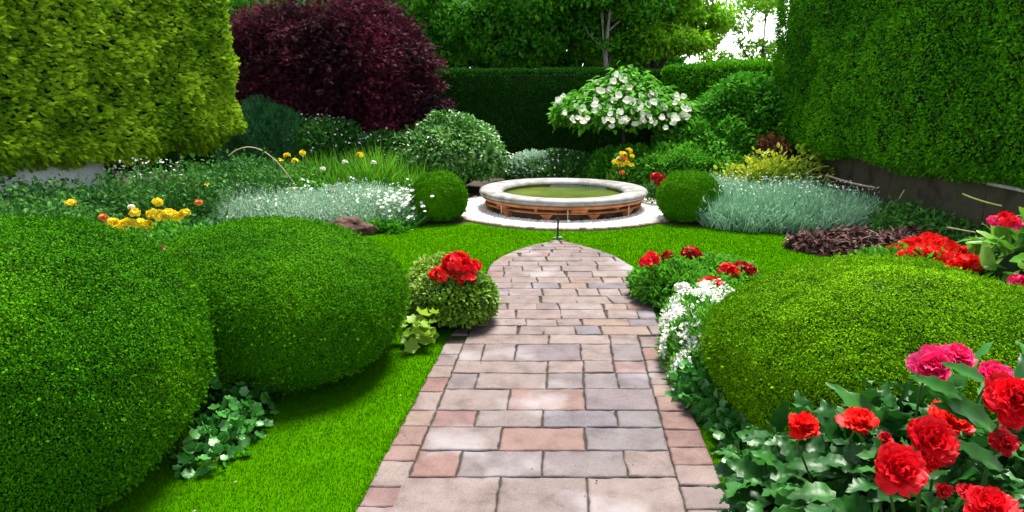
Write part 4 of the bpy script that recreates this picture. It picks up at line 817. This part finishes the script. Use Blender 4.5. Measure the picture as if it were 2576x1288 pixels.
# red double-flowered begonias in the lower right corner
rng = np.random.default_rng(61)
root = plant('begonia_plant', 'large glossy leaved plant with big ruffled red and pink blooms in the lower right corner', 'plant', (1.15, 1.95)); mb = MB()
LS = T_bigleaf(10, .72, .35, .10, .20, .05); LL = T_bigleaf(9, .36, .3, .12, .05, .03)
for c, r, k, L in (((1.06, 2.12, .20), (.33, .36, .33), 220, .10), ((1.22, 1.92, .27), (.42, .36, .40), 270, .11), ((1.12, 1.72, .34), (.36, .25, .36), 170, .105), ((.97, 2.0, .08), (.22, .3, .18), 70, .11)): leafy(mb, np.array(c), r, k, LS, L, .9, -.05, (.7, 1.05), core=False, lump=.02, smooth=True, nup=.9)
for c, r, k, L in (((1.02, 2.12, .16), (.26, .28, .22), 60, .12), ((1.22, 1.92, .18), (.32, .3, .26), 70, .12)): leafy(mb, np.array(c), r, k, LS, L, .3, .1, (.5, 1.0), core=False, lump=.02, smooth=True, nup=.9, vs=-.2)
mb.build('leaves', [M['glossy'], CORE], root)
mb = MB(); leafy(mb, np.array([1.55, 1.9, .36]), (.50, .42, .36), 230, LL, .19, .8, .1, (.7, 1.05), core=False, lump=.02, smooth=True, nup=.8, vs=.1); leafy(mb, np.array([1.55, 1.95, .25]), (.45, .4, .4), 150, LL, .18, .5, .1, (.4, .9), core=False, lump=.02, smooth=True, nup=.8, vs=-.15)
for (a, b) in (((2300, 930), (2420, 1000)), ((2345, 950), (2500, 1080)), ((2380, 900), (2480, 960)), ((2360, 1000), (2480, 1070)), ((2400, 1090), (2520, 1180))):
    p, q = D(*b, 1.62), D(*a, 1.60); v = (q - p) * [1, 1, .9]; scatter(mb, T_bigleaf(10, .30, .12, .1, .04, .03), [p], [v], [[-.15, -.55, .8]], [np.linalg.norm(v)], np.array([.75]), 0, True)
mb.build('long_leaves', [M['glossy'], CORE], root)
def bloom(root, c, R, mat, face, whorls=6, label=None, open_=1.0):
    pet = T_petal(.85, .22, 5, .16, .10)
    mb = MB(); c = np.array(c, float); f = nrm(np.array(face, float)); t1 = nrm(np.cross(f, [.2, .1, 1.])); t2 = np.cross(f, t1)
    for w_ in range(whorls):
        t = w_ / (whorls - 1); k = int(9 - 3.5 * t); a = np.arange(k) * 2 * pi / k + w_ * .9 + rng.normal(0, .12, k); el = (-.2 + 1.25 * t ** .9) * open_ + rng.normal(0, .22, k)
        rad = np.cos(a)[:, None] * t1 + np.sin(a)[:, None] * t2; A = rad * np.cos(el)[:, None] + f * np.sin(el)[:, None]; N = f * np.cos(el)[:, None] - rad * np.sin(el)[:, None]
        S = R * (1.0 - .42 * t) * rng.uniform(.75, 1.18, k); P = c[None] + rad * R * .06 * (1 - t) + f * R * .12 * t
        scatter(mb, pet, P, A + rnd(k) * .18, N + rnd(k) * .2, S, np.clip(rng.normal(.5, .25, k), 0, 1), 0, True)
    o = mb.build('bloom', mat, root); 
    if label: o['label'] = label
stems = MB()
B = [(2346, 918, 52, 1.85, 'pinkred', (-.3, -.6, .55), 'bright pink ruffled bloom'), (2406, 888, 44, 2.0, 'pinkred', (0, -.3, .9), 'pink-red bloom seen edge on'), (2023, 1066, 42, 1.95, 'scarlet', (0, -.25, .95), 'orange-red pointed bloom'), (2163, 1053, 46, 1.9, 'scarlet', (.1, -.3, .9), None),
     (2399, 1048, 56, 1.72, 'scarlet', (.2, -.4, .8), None), (2350, 1103, 62, 1.6, 'red', (-.1, -.7, .6), None), (2272, 1178, 66, 1.52, 'red', (-.2, -.8, .5), None), (2556, 1000, 70, 1.55, 'red', (-.3, -.7, .6), None), (2500, 938, 46, 1.8, 'pinkred', (-.1, -.4, .9), None), (2500, 1268, 62, 1.42, 'red', (0, -.4, .9), None),
     (2228, 1100, 20, 1.75, 'darkred', (0, -.4, .8), 'small dark red bud'), (2375, 1235, 24, 1.5, 'darkred', (0, -.8, .3), 'small dark red bud'), (2530, 1110, 34, 1.62, 'darkred', (0, -.7, .5), None), (2345, 1165, 30, 1.58, 'red', (.4, -.6, .3), None), (2440, 1235, 30, 1.5, 'darkred', (0, -.4, .8), None)]
for (x, y, R, dep, m_, face, lb_) in B:
    R_ = R / 1800 * dep; c = D(x, y, dep) - nrm(np.array(face)) * R_ * .25; bloom(root, c, R_ * 1.0, M[m_], face, 7 if R > 40 else 4, lb_, 1.0 if R > 40 else 1.25)
    tube(stems, [c, c + [.01, .05, -.08], np.array([c[0] * .6 + 1.2 * .4, c[1] + .12, c[2] * .45]), np.array([1.2 + rng.normal(0, .08), 2.0, .0])], [.003, .0035, .004, .005], 7)
stems.build('stem', M['stem'], root)

# ------------------------------------------------------------------ gravel, edging, fountain
rng = np.random.default_rng(71)
mb = MB(); lathe(mb, [(0, .012), (GR * .5, .016), (GR, .014), (GR + .005, 0)], FC, 96); tag(mb.build('gravel_bed', plain('gravel_bed', [(.30, .27, .24), (.46, .43, .40)], 30, .9, .6)), kind='structure')
mb = MB(); n = 13000; a = rng.uniform(0, 2 * pi, n); q = GR * np.sqrt(rng.uniform(.47, .985, n)); m_ = (np.sin(a) < .75); a, q = a[m_], q[m_]
P = np.column_stack([FC[0] + q * np.cos(a), FC[1] + q * np.sin(a), .018 + .012 * rng.random(len(a))]); S = np.stack([rng.uniform(.010, .019, len(a)), rng.uniform(.010, .02, len(a)), rng.uniform(.007, .012, len(a))], 1)
scatter(mb, T_ICO, P, rnd(len(a)) * [1, 1, .2], rnd(len(a)) * [.3, .3, .2] + [0, 0, 1], S, np.clip(rng.normal(.6, .25, len(a)), 0, 1)); tag(mb.build('gravel', M['pebble']), 'white pebbles spread in a ring round the circular fountain', 'gravel', kind='stuff')
mb = MB()
for i in range(110):
    a = 2 * pi * i / 110; box(mb, (FC[0] + (GR + .035) * cos(a), FC[1] + (GR + .035) * sin(a), .012 + rng.normal(0, .003)), (.055 + rng.normal(0, .004), .078, .05), .008, 0, a + rng.normal(0, .04))
tag(mb.build('brick_edging', plain('edging_brick', [(.16, .11, .085), (.34, .26, .21)], 9, .9, .6), None, (FC[0], FC[1], 0)), 'thin ring of small brown bricks bounding the white gravel', 'edging')
FT = empty('fountain', FC, 'low round basin with pale stone rim on terracotta feet at the end of the path', 'fountain'); RO = 1.12
mb = MB(); lathe(mb, [(.80, .10), (.80, .225), (.815, .262), (.845, .280), (1.04, .292), (RO - .035, .288), (RO - .008, .272), (RO, .248), (RO - .012, .224), (RO - .04, .214), (.99, .214)], FC, 128, wob=.003); mb.build('basin_rim', M['rimstone'], FT)
mb = MB(); lathe(mb, [(.801, .10), (.799, .236)], FC, 96); lathe(mb, [(0, .1), (.81, .1)], FC, 48); mb.build('basin_lining', M['moss'], FT)
mb = MB(); lathe(mb, [(.0, .198), (.797, .198)], FC, 64); tag(mb.build('water', M['water'], None), kind='structure')
mb = MB(); lathe(mb, [(.97, .232), (RO - .045, .2135), (RO - .03, .200), (RO - .05, .172), (RO - .075, .160), (.92, .160)], FC, 24, smooth=False, a0=.13); mb.build('upper_ledge', M['terra'], FT)
mb = MB(); lathe(mb, [(.92, .126), (1.03, .126), (1.045, .118), (1.045, .108), (1.02, .100), (.90, .100)], FC, 24, smooth=False, a0=.13); mb.build('lower_ledge', M['terra'], FT)
mb = MB(); lathe(mb, [(.955, .0), (.955, .10), (.985, .101), (.985, .175)], FC, 24, smooth=False, a0=.13); mb.build('body_wall', M['panel'], FT)
for k in range(11):
    a = -pi / 2 - .26 + k * 2 * pi / 11; mb = MB(); e = np.array([cos(a), sin(a), 0]); t = np.array([-sin(a), cos(a), 0]); V = []
    for (r0, r1, z, wd) in ((.95, 1.045, .010, .06), (.95, 1.02, .05, .06), (.95, 1.04, .099, .13)):
        for rr, s in ((r0, -1), (r1, -1), (r1, 1), (r0, 1)): V.append(FC + e * rr + t * s * wd * .6 + [0, 0, z])
    mb.add(V, [(l * 4 + j, l * 4 + (j + 1) % 4, l * 4 + 4 + (j + 1) % 4, l * 4 + 4 + j) for l in range(2) for j in range(4)] + [(3, 2, 1, 0), (8, 9, 10, 11)], .5); mb.build('foot', M['terra'], FT)
for k in range(12):
    a = -pi / 2 + .13 + k * 2 * pi / 12; c = FC + np.array([1.0 * cos(a), 1.0 * sin(a), .143]); mb = MB(); box(mb, c, (.055, .03 if k % 2 else .20, .033), .004, 0, a); mb.build('block', M['terra'], FT)
for px in (1413, 1225, 1592):
    a = -pi / 2 + (px - 1416) / 1800 * 8.6 / 1.08; p = FC + np.array([1.085 * cos(a), 1.085 * sin(a), 0]); q = p * [1, 1, 0] + [0, 0, .02]; mb = MB(); tube(mb, [p + [0, 0, .168], p + [0, -.012, .15], p + [0, -.012, .09], p + [0, -.01, .03]], [.008, .007, .006, .006], 7); mb.build('drip_pipe', M['cane'], FT)
mb = MB(); V, Fc = T_ICO; P = FC + [-.01, -1.15, .045]; ell_core(mb, P, (.026, .026, .024), 1.0, 2, 0, nu=16, nv=10); tag(mb.build('stone_ball', M['gap_light_stone']), 'small cream stone ball standing on the gravel at the fountain front', 'ball')
sp = G(1403, 603); SG = empty('water_spigot', sp, 'short dark iron spigot post where the path tip meets the gravel', 'spigot')
mb = MB(); tube(mb, [sp, sp + [0, 0, .10], sp + [.002, 0, .21], sp + [.0, 0, .23]], [.012, .011, .011, .008], 9); mb.build('post', M['rust'], SG)
mb = MB(); tube(mb, [sp + [0, 0, .20], sp + [-.03, .0, .215], sp + [-.038, 0, .19]], .006, 7); tube(mb, [sp + [-.0, 0, .24], sp + [.004, 0, .29]], .004, 6); mb.build('nozzle', M['rust'], SG)
mb = MB(); 
for dx, s in ((-.035, .02), (.025, .026)): ell_core(mb, sp + [dx, -.01, .02], (s, s * .8, s * .6), 1.0, 2, 0, nu=12, nv=8, zmin=-.01, lump=(.01, 20))
tag(mb.build('stone', M['rimstone'], SG), kind=None)

fl = D(405, 628, 3.30); mb = MB(); scatter(mb, T_lobed(3, .3, .1, .1), [fl, fl + [.02, 0, .005]], [[.4, -.5, .5], [-.6, -.4, .4]], [[0, -.5, .8], [.3, -.5, .6]], [.045, .035], np.array([.8, .5])); tag(mb.build('fallen_leaf', M['copper'], None, tuple(fl)), 'small curled brown fallen leaf lying on the oval box bush', 'leaf')

mb = MB(); n = 260; P = np.column_stack([rng.uniform(-1.6, 2.6, n), rng.uniform(2.4, 7.4, n), np.full(n, .032)]); P = P[inside(P, lawn_poly)]; k = len(P)
scatter(mb, T_diamond(.6, .15), P, rnd(k) * [1, 1, .2], rnd(k) * .3 + [0, 0, 1], rng.uniform(.006, .016, k)); tag(mb.build('leaf_litter', M['mulchmat']), 'tiny fallen leaf bits strewn over the lawn and the path', 'litter', kind='stuff')
